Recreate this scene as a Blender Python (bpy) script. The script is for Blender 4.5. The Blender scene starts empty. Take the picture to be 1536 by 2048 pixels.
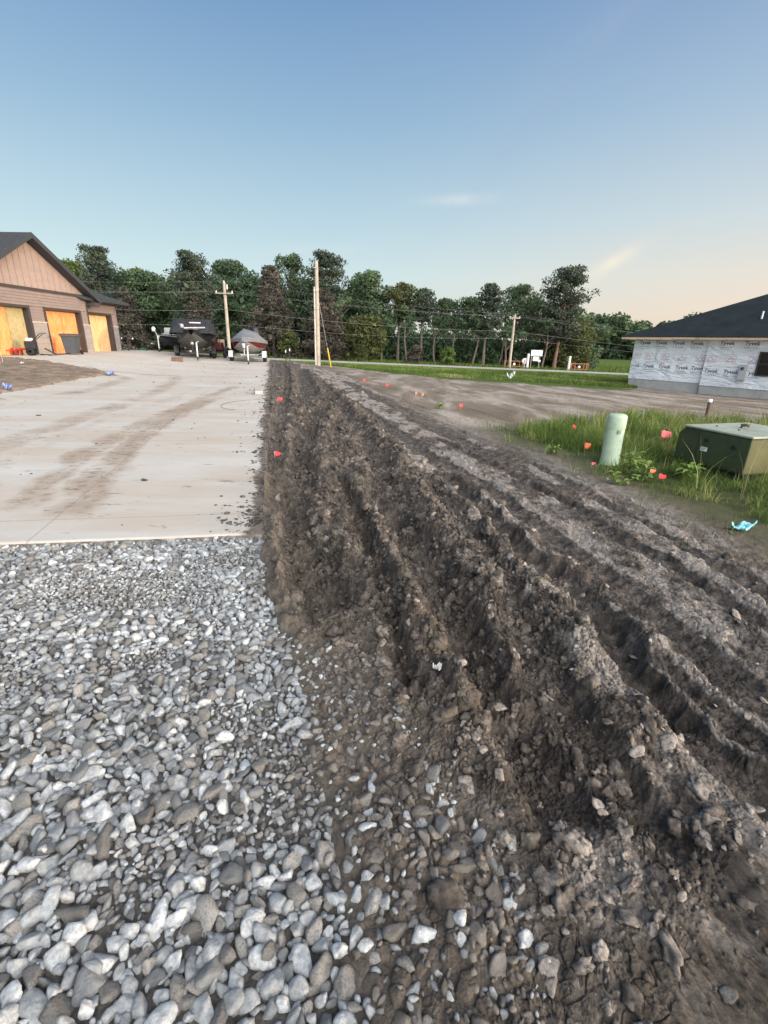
import bpy, math, random
import numpy as np
import time as _t
_T0 = _t.time()
def tick(n): print('T', n, round(_t.time()-_T0, 1))
from mathutils import Matrix, Vector
random.seed(7); rng = np.random.default_rng(11)
PI = math.pi
scene = bpy.context.scene
COL = scene.collection
# ------------------------------------------------------------------ camera
F = 945.0; PITCH = math.atan(337/945); ROLL = math.radians(1.46); HC = 1.55
cp, sp, ct, st = math.cos(PITCH), math.sin(PITCH), math.cos(ROLL), math.sin(ROLL)
fw = np.array((0, cp, -sp)); up0 = np.array((0, sp, cp)); rt0 = np.array((1., 0, 0))
CR = rt0*ct + up0*st; CU = -rt0*st + up0*ct
def ray(x, y): return fw + (x-768)/F*CR - (y-1024)/F*CU
def G(x, y, z=0.0):
    d = ray(x, y); t = (z-HC)/d[2]; return (d[0]*t, d[1]*t)
def at(x, y, Y):
    d = ray(x, y); t = Y/d[1]; return (d[0]*t, Y, HC+d[2]*t)
cam = bpy.data.cameras.new('camera'); camo = bpy.data.objects.new('camera', cam); COL.objects.link(camo)
cam.sensor_fit = 'VERTICAL'; cam.sensor_height = 24; cam.lens = 945/2048*24; cam.clip_end = 3000; cam.clip_start = .05
M = Matrix(((CR[0], CU[0], -fw[0]), (CR[1], CU[1], -fw[1]), (CR[2], CU[2], -fw[2])))
camo.matrix_world = Matrix.Translation((0, 0, HC)) @ M.to_4x4()
scene.camera = camo
# ------------------------------------------------------------------ noise
PERM = np.random.default_rng(5).permutation(65536).astype(np.int64)
GA = np.random.default_rng(6).random(65536)*2*PI
GX, GY = np.cos(GA), np.sin(GA); RND = np.random.default_rng(8).random((4, 65536))
def hsh(ix, iy, s=0): return PERM[(PERM[(ix + s*131) & 65535] + iy) & 65535]
def gn(x, y, s=0):
    x0 = np.floor(x).astype(np.int64); y0 = np.floor(y).astype(np.int64); fx = x-x0; fy = y-y0
    u = fx*fx*fx*(fx*(fx*6-15)+10); v = fy*fy*fy*(fy*(fy*6-15)+10)
    def g(i, j):
        h = hsh(x0+i, y0+j, s); return GX[h]*(fx-i)+GY[h]*(fy-j)
    a = g(0, 0); b = g(1, 0); c = g(0, 1); d = g(1, 1)
    return 1.4*((a*(1-u)+b*u)*(1-v)+(c*(1-u)+d*u)*v)
def fbm(x, y, s=0, o=4, g=.5):
    t = 0; a = 1; f = 1
    for k in range(o):
        t = t+a*gn(x*f+17.3*k, y*f-9.1*k, s+k); a *= g; f *= 2.03
    return t
def worley(x, y, s=0):
    x0 = np.floor(x).astype(np.int64); y0 = np.floor(y).astype(np.int64)
    f1 = np.full(x.shape, 9.); f2 = np.full(x.shape, 9.); cid = np.zeros(x.shape)
    for i in (-1, 0, 1):
        for j in (-1, 0, 1):
            h = hsh(x0+i, y0+j, s)
            d = np.hypot(x0+i+RND[0][h]-x, y0+j+RND[1][h]-y)
            m = d < f1
            f2 = np.where(m, f1, np.minimum(f2, d)); cid = np.where(m, RND[2][h], cid); f1 = np.where(m, d, f1)
    return f1, f2, cid
def ss(a, b, x):
    t = np.clip((x-a)/(b-a), 0, 1); return t*t*(3-2*t)
def inpoly(x, y, P):
    c = np.zeros(x.shape, bool); n = len(P)
    for i in range(n):
        x1, y1 = P[i]; x2, y2 = P[(i+1) % n]
        if y1 == y2: continue
        c ^= ((y1 > y) != (y2 > y)) & (x < (x2-x1)*(y-y1)/(y2-y1)+x1)
    return c
def dpoly(x, y, P):      # signed distance to an open polyline (positive on its left), and parameter along
    best = np.full(x.shape, 1e9); sg = np.zeros(x.shape); al = np.zeros(x.shape); L = 0
    for (x1, y1), (x2, y2) in zip(P[:-1], P[1:]):
        dx, dy = x2-x1, y2-y1; l = math.hypot(dx, dy)
        t = np.clip(((x-x1)*dx+(y-y1)*dy)/(l*l), 0, 1)
        d = np.hypot(x-x1-t*dx, y-y1-t*dy); s = np.sign(dx*(y-y1)-dy*(x-x1))
        m = d < best; best = np.where(m, d, best); sg = np.where(m, s, sg); al = np.where(m, L+t*l, al); L += l
    return best*sg, al, L
def smoothline(P, n=4):
    P = [np.array(p, float) for p in P]; out = []
    for i in range(len(P)-1):
        p0 = P[max(i-1, 0)]; p1 = P[i]; p2 = P[i+1]; p3 = P[min(i+2, len(P)-1)]
        for k in range(n):
            t = k/n
            out.append(tuple(.5*((2*p1)+(-p0+p2)*t+(2*p0-5*p1+4*p2-p3)*t*t+(-p0+3*p1-3*p2+p3)*t**3)))
    out.append(tuple(P[-1])); return out
# ------------------------------------------------------------------ terrain
def T(x, y):
    t = ss(3, 33, y)
    z = t*(-.1-.032*(1-.5*ss(33, 50, y))*np.clip(x+5, -40, 60)) - .015*np.clip(y-33, 0, 22)
    return z
SA = np.array(G(527, 1072)); SB = np.array(G(0, 1092)); SE = np.array((-.229, 1.)); SE /= np.linalg.norm(SE)
SF = (SB-SA)/np.linalg.norm(SB-SA)
def SZ(x, y):
    return .022+.25*np.clip(y-3.5, 0, 40)/24.5+.42*ss(0, 1, (-x-8)/8.5)*ss(8, 20, y)
GB = [G(*p) for p in [(527,1075),(533,1160),(562,1250),(592,1330),(612,1430),(640,1560),(672,1660),(690,1800),(700,1900),(742,2048)]]
GB = [(-1.04, 3.9)]+GB+[(.12, .3), (.2, -.5)]
MB_ = [G(*p) for p in [(590,1290),(700,1300),(800,1440),(900,1600),(1000,1700),(1060,1850),(1110,2048)]]+[(.5, .3), (.55, -.5)]
GPOLY = GB+[(-5, -.5), (-5.2, 2.97)]
MPOLY = GB[4:]+MB_[::-1]
DRAWN = [
 # px points, half width, depth, left berm (looking along line), right berm, fade ends
 ([(600,740),(618,787),(640,800),(655,812)], .34, .20, .10, .08),
 ([(659,800),(636,835),(615,870),(604,910),(598,955),(592,1000),(600,1076),(624,1148),(653,1206),(697,1256)], .17, .19, .11, .08),
 ([(568,735),(575,760),(572,800),(556,860),(550,930),(556,985),(566,1040)], .13, .10, .05, .06),
 ([(640,765),(672,806),(700,840),(735,880),(757,930),(770,1000),(800,1060)], .19, .12, .08, .07),
 ([(680,960),(700,1005),(722,1050),(745,1120),(776,1210),(797,1290),(812,1370),(818,1430)], .07, .14, .05, .045),
 ([(780,1010),(820,1080),(862,1150),(905,1230),(950,1320),(1000,1400),(1060,1490),(1120,1590),(1200,1700)], .15, .16, .08, .09),
 ([(850,960),(920,1040),(1000,1150),(1045,1237),(1072,1307),(1108,1391),(1175,1488),(1260,1590),(1340,1680),(1460,1800),(1590,1930)], .11, .11, .06, .07),
 ([(880,935),(960,1010),(1052,1102),(1140,1167),(1212,1240),(1258,1320),(1330,1395),(1412,1482),(1536,1590),(1700,1720)], .12, .15, .07, .07),
 ([(700,800),(800,870),(900,935),(1000,995),(1100,1075),(1200,1150),(1330,1250),(1450,1350),(1600,1480)], .14, .065, .035, .04),
 ([(860,870),(980,925),(1080,975),(1160,1018),(1209,1059),(1265,1091),(1349,1132),(1419,1180),(1506,1235),(1650,1330)], .09, .09, .05, .04),
 ([(900,850),(1020,905),(1110,950),(1210,1005),(1300,1050),(1400,1110),(1530,1185),(1650,1260)], .08, .06, .035, .035),
 ([(690,760),(800,815),(920,880),(1040,945),(1150,1000)], .22, .035, .02, .02),
 ([(720,760),(860,820),(1000,885),(1100,930)], .15, .03, .02, .015),
 ([(1290,1290),(1400,1390),(1536,1500),(1650,1590)], .05, .07, .03, .04),
 ([(1180,1500),(1300,1620),(1420,1740),(1536,1850)], .05, .06, .03, .03),
]
RUTS = [(smoothline([G(*p) for p in P], 3), w, d, bl, br) for P, w, d, bl, br in DRAWN]
CREST = smoothline([G(*p) for p in [(812,1225),(830,1262),(850,1290),(884,1343),(915,1400),(940,1454)]], 3)
CREST2 = smoothline([G(*p) for p in [(725,1010),(752,1080),(768,1180),(780,1250),(790,1320),(802,1400),(812,1445)]], 3)
CREST3 = smoothline([G(*p) for p in [(549,1099),(560,1150),(576,1203),(590,1240)]], 3)
BAND = [G(*p) for p in [(530,1075),(537,720),(590,730),(690,790),(800,900),(930,1010),(1060,1130),(1200,1300),(1400,1560),(1600,1800),(1700,2048),(1110,2048),(1000,1700),(800,1440),(700,1300),(590,1290)]]
BAND2 = [G(*p) for p in [(537,720),(700,745),(900,850),(1060,900),(1200,960),(1400,1050),(1700,1200),(1900,1400),(1900,2048),(1060,2048),(800,1440),(530,1160)]]
def softmask(x, y, P, w):
    ins = inpoly(x, y, P); d, _, _ = dpoly(x, y, P+[P[0]]); d = np.abs(d)
    return np.where(ins, .5+.5*np.clip(d/w, 0, 1), .5-.5*np.clip(d/w, 0, 1))
def ground(x, y, fine=True):
    """height and masks: crust (pale dry skin), mixed gravel, gravel bed"""
    r = np.hypot(x, y)
    z = T(x, y)
    n1 = fbm(x*1.1, y*1.1, 3, 4)
    near = 1-ss(26, 40, r)
    wx = x+.035*fbm(x*5, y*5, 21, 4); wy = y+.035*fbm(x*5, y*5, 31, 4)
    band = softmask(x+.12*fbm(x*2, y*2, 9, 3), y+.12*fbm(x*2, y*2, 12, 3), BAND, .22)
    mud = softmask(x, y, BAND2, .5)
    grav = softmask(x+.04*fbm(x*6, y*6, 41, 3), y, GPOLY, .05)
    mix = np.clip(softmask(x+.06*fbm(x*4, y*4, 43, 3), y+.05*fbm(x*4, y*4, 45, 3), MPOLY, .09), 0, 1)*(1-grav)
    grass = np.clip(softmask(x, y, GRASSP, .4), 0, 1)
    behind = (y < .2)
    lowA = mud*(1-grav)
    h = .012*n1*near + .012*fbm(x*3, y*3, 4, 3)*lowA
    rutd = np.zeros(x.shape); bermm = np.zeros(x.shape)
    lump = fbm(x*3.2, y*3.2, 51, 3)
    scr = np.clip(y/9, .8, 1.3)
    for k, (P, w, d, bl, br) in enumerate(RUTS):
        xs_=[p[0] for p in P]; ys_=[p[1] for p in P]
        m = (r < 34)&(x>min(xs_)-.9)&(x<max(xs_)+.9)&(y>min(ys_)-.9)&(y<max(ys_)+.9)
        D = np.full(x.shape, 9.); A = np.zeros(x.shape)
        dd, aa, L = dpoly(wx[m], wy[m], P); D[m] = dd; A[m] = aa
        end = ss(0, .35, A)*ss(0, .35, L-A)
        ww = w*(1+.22*np.sin(A*2.3+k)+.15*lump)
        q = np.abs(D)/ww
        tr = np.exp(-q**5)*end
        dep = d*(1.05 if k < 6 else .95 if k < 8 else .78)*(.85+.45*lump)
        if k >= 6: dep = dep*(.45+.55*ss(-.35, .25, fbm(A*.9+7.7*k, A*0, 140+k, 2)))
        if k >= 7: h = h+.009*np.sin(A*52+np.abs(D)*22)*tr*ss(-.2, .2, lump+.1)
        h = h-dep*tr
        side = np.where(D > 0, bl, br)
        be = np.exp(-((np.abs(D)-1.5*ww)/(.62*ww+.02))**2)*end*side*(.62 if k < 5 else .38)*np.clip(.25+1.5*(lump+.25), 0, 1.7)
        h = h+be
        rutd = np.maximum(rutd, tr*min(1, d/.09)); bermm = np.maximum(bermm, be/.045)
    for P, hh, w in ((CREST, .10, .035), (CREST2, .055, .03), (CREST3, .06, .035)):
        m = (r < 8)&(np.abs(x)<2); D = np.full(x.shape, 9.); A = np.zeros(x.shape); dd, aa, L = dpoly(wx[m], wy[m], P); D[m] = dd; A[m] = aa
        b = np.exp(-(np.abs(D)/w)**3)*ss(0, .12, A)*ss(0, .12, L-A)
        h = h+hh*b*(.8+.5*lump); bermm = np.maximum(bermm, b)
    # clods
    dist = np.clip(band*.9+bermm*(.12+.5*band)+rutd*.15, 0, 1)*(1-grav)*near
    dist = dist*np.clip(.85+.9*fbm(x*1.7, y*1.7, 61, 3), .12, 1)
    calm = 1-.62*ss(.15, .7, x)*(1-ss(1.9, 3.2, r))
    dist = dist*calm*np.clip(.55+.45*band+.0*r, 0, 1)
    cl = np.zeros(x.shape)
    for sc, am, sd in ((5, .045, 70), (9, .045, 71), (17, .034, 72), (34, .018, 73), (70, .008, 74)):
        px_ = x*sc+.35*fbm(x*sc*.9, y*sc*.9, sd+5, 2); py_ = y*sc+.35*fbm(x*sc*.9+7, y*sc*.9, sd+6, 2)
        f1, f2, cid = worley(px_, py_, sd)
        if sc < 30: b = np.clip((f2-f1)*4.5, 0, 1)**.5*(.25+.75*cid)*(1-.45*f1*f1)
        else: b = np.sqrt(np.clip(1-(f1/.62)**2, 0, 1))*(.25+.75*cid)*np.clip((f2-f1)*5, 0, 1)**.5
        cl = cl+am*b
    h = h+cl*dist
    # crusted, cracked flats
    f1, f2, cid = worley(x*11+.6*fbm(x*6, y*6, 81, 2), y*8+.6*fbm(x*6, y*6, 82, 2), 83)
    crack = np.clip((f2-f1)/.09, 0, 1)
    ff = fbm(x*2.6-y*.35, y*.7, 91, 4)-.35*(1-ss(-.2, .3, (x-.35*y)))*0+.3*ss(.0, .5, x/np.clip(y, .5, 99)-.25)
    flat = (1-ss(.22, .6, dist))*(1-ss(.06, .3, rutd))*lowA
    crust = np.clip(flat*ss(-.6, .0, ff)+.35*np.clip(bermm, 0, 1)*(1-band*.6)*ss(.0, .5, ff+.3*lump)*lowA, 0, 1)
    crust = crust*(1-band*.55*ss(-.35, .25, fbm(x*5, y*3.5, 93, 3)))
    crust = crust*(.35+.65*ss(-.3, .25, fbm(x*3.3, y*1.9, 96, 4)))
    ck = crust*ss(0, .5, fbm(x*1.3+5, y*1.3, 95, 3)+.25)
    h = h-.026*(1-crack)*ck*near+.005*cid*ck*near
    f5, f6, c5 = worley(x*20+.8*fbm(x*9, y*9, 85, 2), y*15+.8*fbm(x*9, y*9, 86, 2), 87)
    h = h-.016*(1-np.clip((f6-f5)/.11, 0, 1))*lowA*(1-grav)*near*ss(-.15, .3, fbm(x*2.3, y*2.3, 88, 3))
    # rut floors dragged along, general roughness
    f3, f4, c3 = worley(x*38+2*gn(x*8, y*8, 97), y*22, 98)
    rough = (.3+.7*lowA)*near
    h = h+(.0045*(c3-.5)*np.clip((f4-f3)*4, 0, 1)+.010*fbm(x*16, y*12, 99, 5, .6)+.004*fbm(x*60, y*60, 107, 3, .6))*rough*(1-.85*grav)
    # rows of shallow tracks across the bare field
    tr = fbm((x+.35*y)*2.2, y*.25, 101, 3)
    h = h+.03*tr*ss(6, 12, y)*(1-ss(30, 36, y))*(1-band)
    h = h*(1-.75*grass)
    # mixed muddy stones
    f1, f2, cid = worley(x*22, y*22, 111)
    h = h+mix*(.026*np.sqrt(np.clip(1-(f1/.6)**2, 0, 1))*cid + .02*lump)
    h = np.where(grav > .5, np.minimum(h, 0)*.3, h)
    h = h*np.where(behind, .3, 1)
    z = z+h
    z = z-.022*grav*(y < 3.8)
    # under the slab the ground is lowered out of sight
    rel = (x-SA[0])*SE[1]-(y-SA[1])*SE[0]         # >0 right of the slab edge
    lng = (x-SA[0])*SE[0]+(y-SA[1])*SE[1]
    fr = (x-SA[0])*(-SF[1])+(y-SA[1])*SF[0]       # side of front edge
    und = (rel < -.02)*(fr < -.02)*(lng < 31.2)
    z = np.where(und, np.minimum(z, SZ(x, y)-.16), z)
    lft = ss(.3, 2.5, -rel)*ss(30, 31.5, lng)
    z = z+lft*np.clip(SZ(x, np.minimum(y, 34))-.1-z, 0, 3)*(1-ss(38, 48, y))
    brd = ss(0, .6, rel)*(1-ss(.6, 3, rel))*ss(6, 16, y)*(1-ss(30, 34, y))
    sl = ss(-.01, .0, rel)*(1-ss(0, 5, rel))*(y > 3.7)*(1-ss(31, 36, lng))
    z = z+sl*np.clip(SZ(x, y)-.06-T(x, y), 0, 1)
    reg = np.clip(fbm(x*.9, y*.9, 121, 3)*.5+.5, 0, 1)
    return z, dict(crust=crust, mix=mix, grav=grav, band=band, rut=rutd, berm=np.clip(bermm, 0, 1), lowa=lowA, grass=grass, redd=reg, clod=np.clip(cl*dist*14, 0, 1))
GRASSP = [G(x, y, -.05) for x, y in [(985,862),(1060,895),(1130,915),(1195,955),(1290,990),(1400,1028),(1536,1085),(1750,1190),(2100,1200),(2100,850),(1600,838),(1500,838),(1380,835),(1300,826),(1250,826),(1150,838),(1060,848)]]
# ------------------------------------------------------------------ object helpers
def link(o): COL.objects.link(o); return o
def tag(o, label=None, cat=None, group=None, kind=None):
    if label: o['label'] = label
    if cat: o['category'] = cat
    if group: o['group'] = group
    if kind: o['kind'] = kind
    return o
def thing(name, label, cat, loc=(0, 0, 0), rz=0, group=None):
    o = link(bpy.data.objects.new(name, None)); o.location = loc; o.rotation_euler = (0, 0, rz); o.empty_display_size = .2
    return tag(o, label, cat, group)
def npmesh(name, V, Fc, mat, smooth=False, attrs=None, fcol=None):
    """V (n,3), Fc (m,3|4)"""
    me = bpy.data.meshes.new(name); k = Fc.shape[1]
    me.vertices.add(len(V)); me.vertices.foreach_set('co', np.asarray(V, np.float32).ravel())
    me.loops.add(Fc.size); me.loops.foreach_set('vertex_index', Fc.astype(np.int32).ravel())
    me.polygons.add(len(Fc)); me.polygons.foreach_set('loop_start', np.arange(len(Fc), dtype=np.int32)*k)
    if smooth: me.polygons.foreach_set('use_smooth', np.ones(len(Fc), bool))
    me.update(calc_edges=True); me.validate()
    for n, a in (attrs or {}).items():
        at_ = me.attributes.new(n, 'FLOAT', 'POINT'); at_.data.foreach_set('value', np.asarray(a, np.float32).ravel())
    for n, a in (fcol or {}).items():
        at_ = me.attributes.new(n, 'FLOAT', 'FACE'); at_.data.foreach_set('value', np.asarray(a, np.float32).ravel())
    if mat: me.materials.append(mat)
    return me
def obj(name, me, parent=None):
    o = link(bpy.data.objects.new(name, me))
    if parent: o.parent = parent
    return o
class MB:
    def __init__(s): s.v = []; s.f = []; s.sm = []
    def add(s, V, Fs, smooth=False):
        b = len(s.v); s.v += [tuple(v) for v in V]
        for f in Fs: s.f.append(tuple(b+i for i in f)); s.sm.append(smooth)
    def box(s, a, b, R=None, c=None):
        (x0, y0, z0), (x1, y1, z1) = a, b
        V = [(x, y, z) for x in (x0, x1) for y in (y0, y1) for z in (z0, z1)]
        if R is not None: V = [tuple(R @ Vector(v)+Vector(c or (0, 0, 0))) for v in V]
        s.add(V, [(0, 1, 3, 2), (4, 6, 7, 5), (0, 4, 5, 1), (2, 3, 7, 6), (0, 2, 6, 4), (1, 5, 7, 3)]); return s
    def bbox(s, a, b, e=.01):        # bevelled box
        (x0, y0, z0), (x1, y1, z1) = a, b; bm = bmesh.new(); bmesh.ops.create_cube(bm, size=1)
        for v in bm.verts: v.co = ((x0+x1)/2+v.co.x*(x1-x0), (y0+y1)/2+v.co.y*(y1-y0), (z0+z1)/2+v.co.z*(z1-z0))
        bmesh.ops.bevel(bm, geom=bm.edges[:], offset=e, segments=2, affect='EDGES', profile=.5)
        bm.verts.index_update(); s.add([v.co[:] for v in bm.verts], [[v.index for v in f.verts] for f in bm.faces]); bm.free(); return s
    def tube(s, pts, r, n=8, smooth=True, cap=True):
        pts = [Vector(p) for p in pts]; rs = r if isinstance(r, (list, tuple)) else [r]*len(pts); V = []
        for i, p in enumerate(pts):
            t = (pts[min(i+1, len(pts)-1)]-pts[max(i-1, 0)]).normalized()
            a = t.cross(Vector((0, 0, 1)) if abs(t.z) < .9 else Vector((1, 0, 0))).normalized(); b = t.cross(a)
            V += [p+(a*math.cos(2*PI*k/n)+b*math.sin(2*PI*k/n))*rs[i] for k in range(n)]
        Fs = [(i*n+k, i*n+(k+1) % n, (i+1)*n+(k+1) % n, (i+1)*n+k) for i in range(len(pts)-1) for k in range(n)]
        s.add(V, Fs, smooth)
        if cap: s.add(V[:n], [tuple(range(n))]); s.add(V[-n:], [tuple(range(n))[::-1]])
        return s
    def lathe(s, prof, c=(0, 0, 0), n=20, axis='z', smooth=True):
        V = []
        for r, z in prof:
            for k in range(n):
                a = 2*PI*k/n; p = (r*math.cos(a), r*math.sin(a), z)
                if axis == 'x': p = (p[2], p[0], p[1])
                if axis == 'y': p = (p[0], p[2], p[1])
                V.append((p[0]+c[0], p[1]+c[1], p[2]+c[2]))
        s.add(V, [(i*n+k, i*n+(k+1) % n, (i+1)*n+(k+1) % n, (i+1)*n+k) for i in range(len(prof)-1) for k in range(n)], smooth); return s
    def prism(s, P, y0, y1):         # polygon in xz, extruded in y
        n = len(P); V = [(x, y0, z) for x, z in P]+[(x, y1, z) for x, z in P]
        s.add(V, [tuple(range(n)), tuple(range(n, 2*n))[::-1]]+[(i, n+i, n+(i+1) % n, (i+1) % n) for i in range(n)]); return s
    def loft(s, rings, smooth=True, close=True, caps=True):
        n = len(rings[0]); V = [p for r in rings for p in r]
        s.add(V, [(i*n+k, i*n+(k+1) % n, (i+1)*n+(k+1) % n, (i+1)*n+k) for i in range(len(rings)-1) for k in range(n if close else n-1)], smooth)
        if caps: s.add(rings[0], [tuple(range(n))]); s.add(rings[-1], [tuple(range(n))[::-1]])
        return s
    def mesh(s, name, mat):
        me = bpy.data.meshes.new(name); me.from_pydata(s.v, [], s.f); me.update()
        me.polygons.foreach_set('use_smooth', s.sm)
        bm = bmesh.new(); bm.from_mesh(me); bmesh.ops.recalc_face_normals(bm, faces=bm.faces); bm.to_mesh(me); bm.free()
        if mat: me.materials.append(mat)
        return me
    def build(s, name, mat, parent=None, label=None):
        o = obj(name, s.mesh(name, mat), parent)
        if label: o['label'] = label
        return o
import bmesh
# ------------------------------------------------------------------ materials
class NT:
    def __init__(s, m): s.t = m.node_tree; s.n = s.t.nodes; s.l = s.t.links
    def N(s, ty, **kw):
        n = s.n.new(ty)
        for k, v in kw.items():
            if k.startswith('i_'): n.inputs[k[2:].replace('_', ' ')].default_value = v
            else: setattr(n, k, v)
        return n
    def L(s, a, b): s.l.new(a, b)
    def attr(s, name): return s.N('ShaderNodeAttribute', attribute_name=name).outputs['Fac']
    def noise(s, scale, detail=4, rough=.55, vec=None, dist=0):
        n = s.N('ShaderNodeTexNoise'); n.inputs['Scale'].default_value = scale; n.inputs['Detail'].default_value = detail
        n.inputs['Roughness'].default_value = rough; n.inputs['Distortion'].default_value = dist
        if vec is not None: s.L(vec, n.inputs['Vector'])
        return n.outputs['Fac']
    def co(s, kind='Object', scale=None):
        c = s.N('ShaderNodeTexCoord').outputs[kind]
        if scale:
            m = s.N('ShaderNodeMapping'); m.inputs['Scale'].default_value = scale; s.L(c, m.inputs['Vector']); c = m.outputs[0]
        return c
    def ramp(s, fac, stops, interp='LINEAR'):
        r = s.N('ShaderNodeValToRGB'); e = r.color_ramp.elements; r.color_ramp.interpolation = interp
        while len(e) < len(stops): e.new(.5)
        for k, (p, c) in enumerate(stops):
            e[k].position = p; e[k].color = (*c, 1) if isinstance(c, tuple) else (c, c, c, 1)
        s.L(fac, r.inputs[0]); return r.outputs[0]
    def mix(s, fac, a, b, mode='MIX'):
        m = s.N('ShaderNodeMix', data_type='RGBA', blend_type=mode)
        for i, v in ((0, fac), (6, a), (7, b)):
            if hasattr(v, 'is_linked') or hasattr(v, 'links'): s.L(v, m.inputs[i])
            else: m.inputs[i].default_value = (*v, 1) if isinstance(v, tuple) else v
        return m.outputs[2]
    def math(s, op, a, b=0., c=0., clamp=False):
        m = s.N('ShaderNodeMath', operation=op, use_clamp=clamp)
        for i, v in enumerate((a, b, c)):
            if hasattr(v, 'links'): s.L(v, m.inputs[i])
            else: m.inputs[i].default_value = v
        return m.outputs[0]
    def bump(s, h, strength=.5, dist=.01, normal=None):
        b = s.N('ShaderNodeBump'); b.inputs['Strength'].default_value = strength; b.inputs['Distance'].default_value = dist
        s.L(h, b.inputs['Height'])
        if normal is not None: s.L(normal, b.inputs['Normal'])
        return b.outputs[0]
def newmat(name, rough=.8, metal=0., spec=.3):
    m = bpy.data.materials.new(name); m.use_nodes = True; nt = NT(m); b = m.node_tree.nodes['Principled BSDF']
    b.inputs['Roughness'].default_value = rough; b.inputs['Metallic'].default_value = metal; b.inputs['Specular IOR Level'].default_value = spec
    return m, nt, b
def plain(name, c, rough=.7, var=.25, scale=6, bump=.0, bs=60, metal=0., spec=.3, dirt=None):
    m, nt, b = newmat(name, rough, metal, spec)
    v = nt.noise(scale, 5, .6, nt.co())
    lo = tuple(x*(1-var) for x in c); hi = tuple(min(1, x*(1+var)) for x in c)
    col = nt.ramp(v, [(.3, lo), (.7, hi)])
    if dirt:
        d = nt.ramp(nt.noise(scale*2.3, 6, .7, nt.co()), [(.52, 0.), (.72, .7)]); col = nt.mix(d, col, dirt)
    nt.L(col, b.inputs['Base Color'])
    if bump: nt.L(nt.bump(nt.noise(bs, 4, .6, nt.co()), bump, .01), b.inputs['Normal'])
    return m
# ================================================================== GROUND
dep = np.radians(np.concatenate([np.arange(68, 2.6, -.055)])); rr = HC/np.tan(dep)
rr = np.concatenate([[.05, .15, .3, .45, .56], rr, rr[-1]*1.035**np.arange(1, 130)])
az = np.concatenate([np.arange(-180, -60, 3), np.arange(-60, -47, .5), np.arange(-47, 47, .09), np.arange(47, 60, .5), np.arange(60, 180, 3)])*PI/180
RR, AZ = np.meshgrid(rr, az, indexing='ij'); X = (RR*np.sin(AZ)).ravel(); Y = (RR*np.cos(AZ)).ravel()
from concurrent.futures import ThreadPoolExecutor
def pground(x, y):
    ch = np.array_split(np.arange(len(x)), 32)
    with ThreadPoolExecutor(4) as ex: R_ = list(ex.map(lambda c: ground(x[c], y[c]), ch))
    return np.concatenate([q[0] for q in R_]), {k: np.concatenate([q[1][k] for q in R_]) for k in R_[0][1]}
Z, MS = pground(X, Y)
nr, na = len(rr), len(az)
I = np.arange(nr-1)[:, None]*na; J = np.arange(na)[None, :]; J2 = (J+1) % na
Fq = np.stack([I+J, I+J2, I+na+J2, I+na+J], -1).reshape(-1, 4)[:, ::-1]
STRIP = [(-60, 35.5), (-8, 36.5)]+[G(x, y, -.45) for x, y in [(660,737),(760,750),(900,761),(1100,769),(1255,776)]]+[(19, 37), (90, 40), (400, 60), (400, 400), (-400, 400), (-400, 35)]
strip = softmask(X+.5*fbm(X*.5, Y*.5, 201, 3), Y+.8*fbm(X*.6, Y*.6, 203, 3), STRIP, .6)
MS['strip'] = strip
m, nt, b = newmat('soil', .95, spec=.15); MUD = m
P3 = nt.co()
def soilcolour(nt, P3, crust, redd, clod=None):
    n1 = nt.noise(9, 8, .65, P3); n2 = nt.noise(70, 5, .6, P3)
    dark = nt.ramp(n1, [(.3, (.038, .033, .029)), (.47, (.092, .079, .067)), (.7, (.23, .197, .167))])
    red = nt.ramp(n1, [(.3, (.085, .066, .052)), (.7, (.20, .152, .118))])
    f = nt.ramp(nt.math('ADD', nt.math('MULTIPLY', redd, .8), nt.math('MULTIPLY', n1, .35)), [(.66, 0.), (.95, .6)])
    c = nt.mix(f, dark, red)
    cr = nt.ramp(nt.noise(24, 8, .7, P3), [(.25, (.19, .163, .138)), (.5, (.33, .290, .250)), (.8, (.50, .455, .405))])
    k = nt.ramp(nt.math('ADD', crust, nt.math('MULTIPLY', nt.math('SUBTRACT', n1, .5), 1.1)), [(.2, 0.), (.7, 1.)])
    c = nt.mix(k, c, cr)
    c = nt.mix(nt.ramp(n2, [(.34, .65), (.55, 0.)]), c, (.035, .029, .025))
    return c
c = soilcolour(nt, P3, nt.attr('crust'), nt.attr('redd'))
fieldn = nt.noise(1, 7, .6, nt.co('Object', (.9, .28, 1)), .6)
field = nt.ramp(fieldn, [(.3, (.15, .12, .085)), (.48, (.23, .19, .145)), (.62, (.40, .35, .30))])
field = nt.mix(nt.ramp(nt.noise(14, 7, .7, P3), [(.35, .5), (.6, 0.)]), field, (.095, .075, .055))
c = nt.mix(nt.math('SUBTRACT', 1., nt.attr('lowa'), clamp=True), c, field)
gs = nt.ramp(nt.noise(6, 6, .65, P3), [(.3, (.035, .048, .016)), (.6, (.075, .085, .03)), (.8, (.13, .115, .06))])
c = nt.mix(nt.attr('grass'), c, gs)
gst = nt.ramp(nt.noise(1.6, 7, .65, P3), [(.3, (.045, .075, .014)), (.6, (.085, .12, .024)), (.8, (.15, .15, .05))])
c = nt.mix(nt.ramp(nt.attr('strip'), [(.4, 0.), (.6, 1.)]), c, gst)
mx = nt.ramp(nt.noise(30, 6, .7, P3), [(.3, (.10, .082, .066)), (.6, (.19, .16, .13)), (.8, (.30, .27, .24))])
c = nt.mix(nt.attr('mix'), c, mx)
gv = nt.ramp(nt.noise(40, 6, .7, P3), [(.3, (.06, .055, .048)), (.6, (.18, .168, .15))])
c = nt.mix(nt.attr('grav'), c, gv)
nt.L(c, b.inputs['Base Color'])
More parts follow.
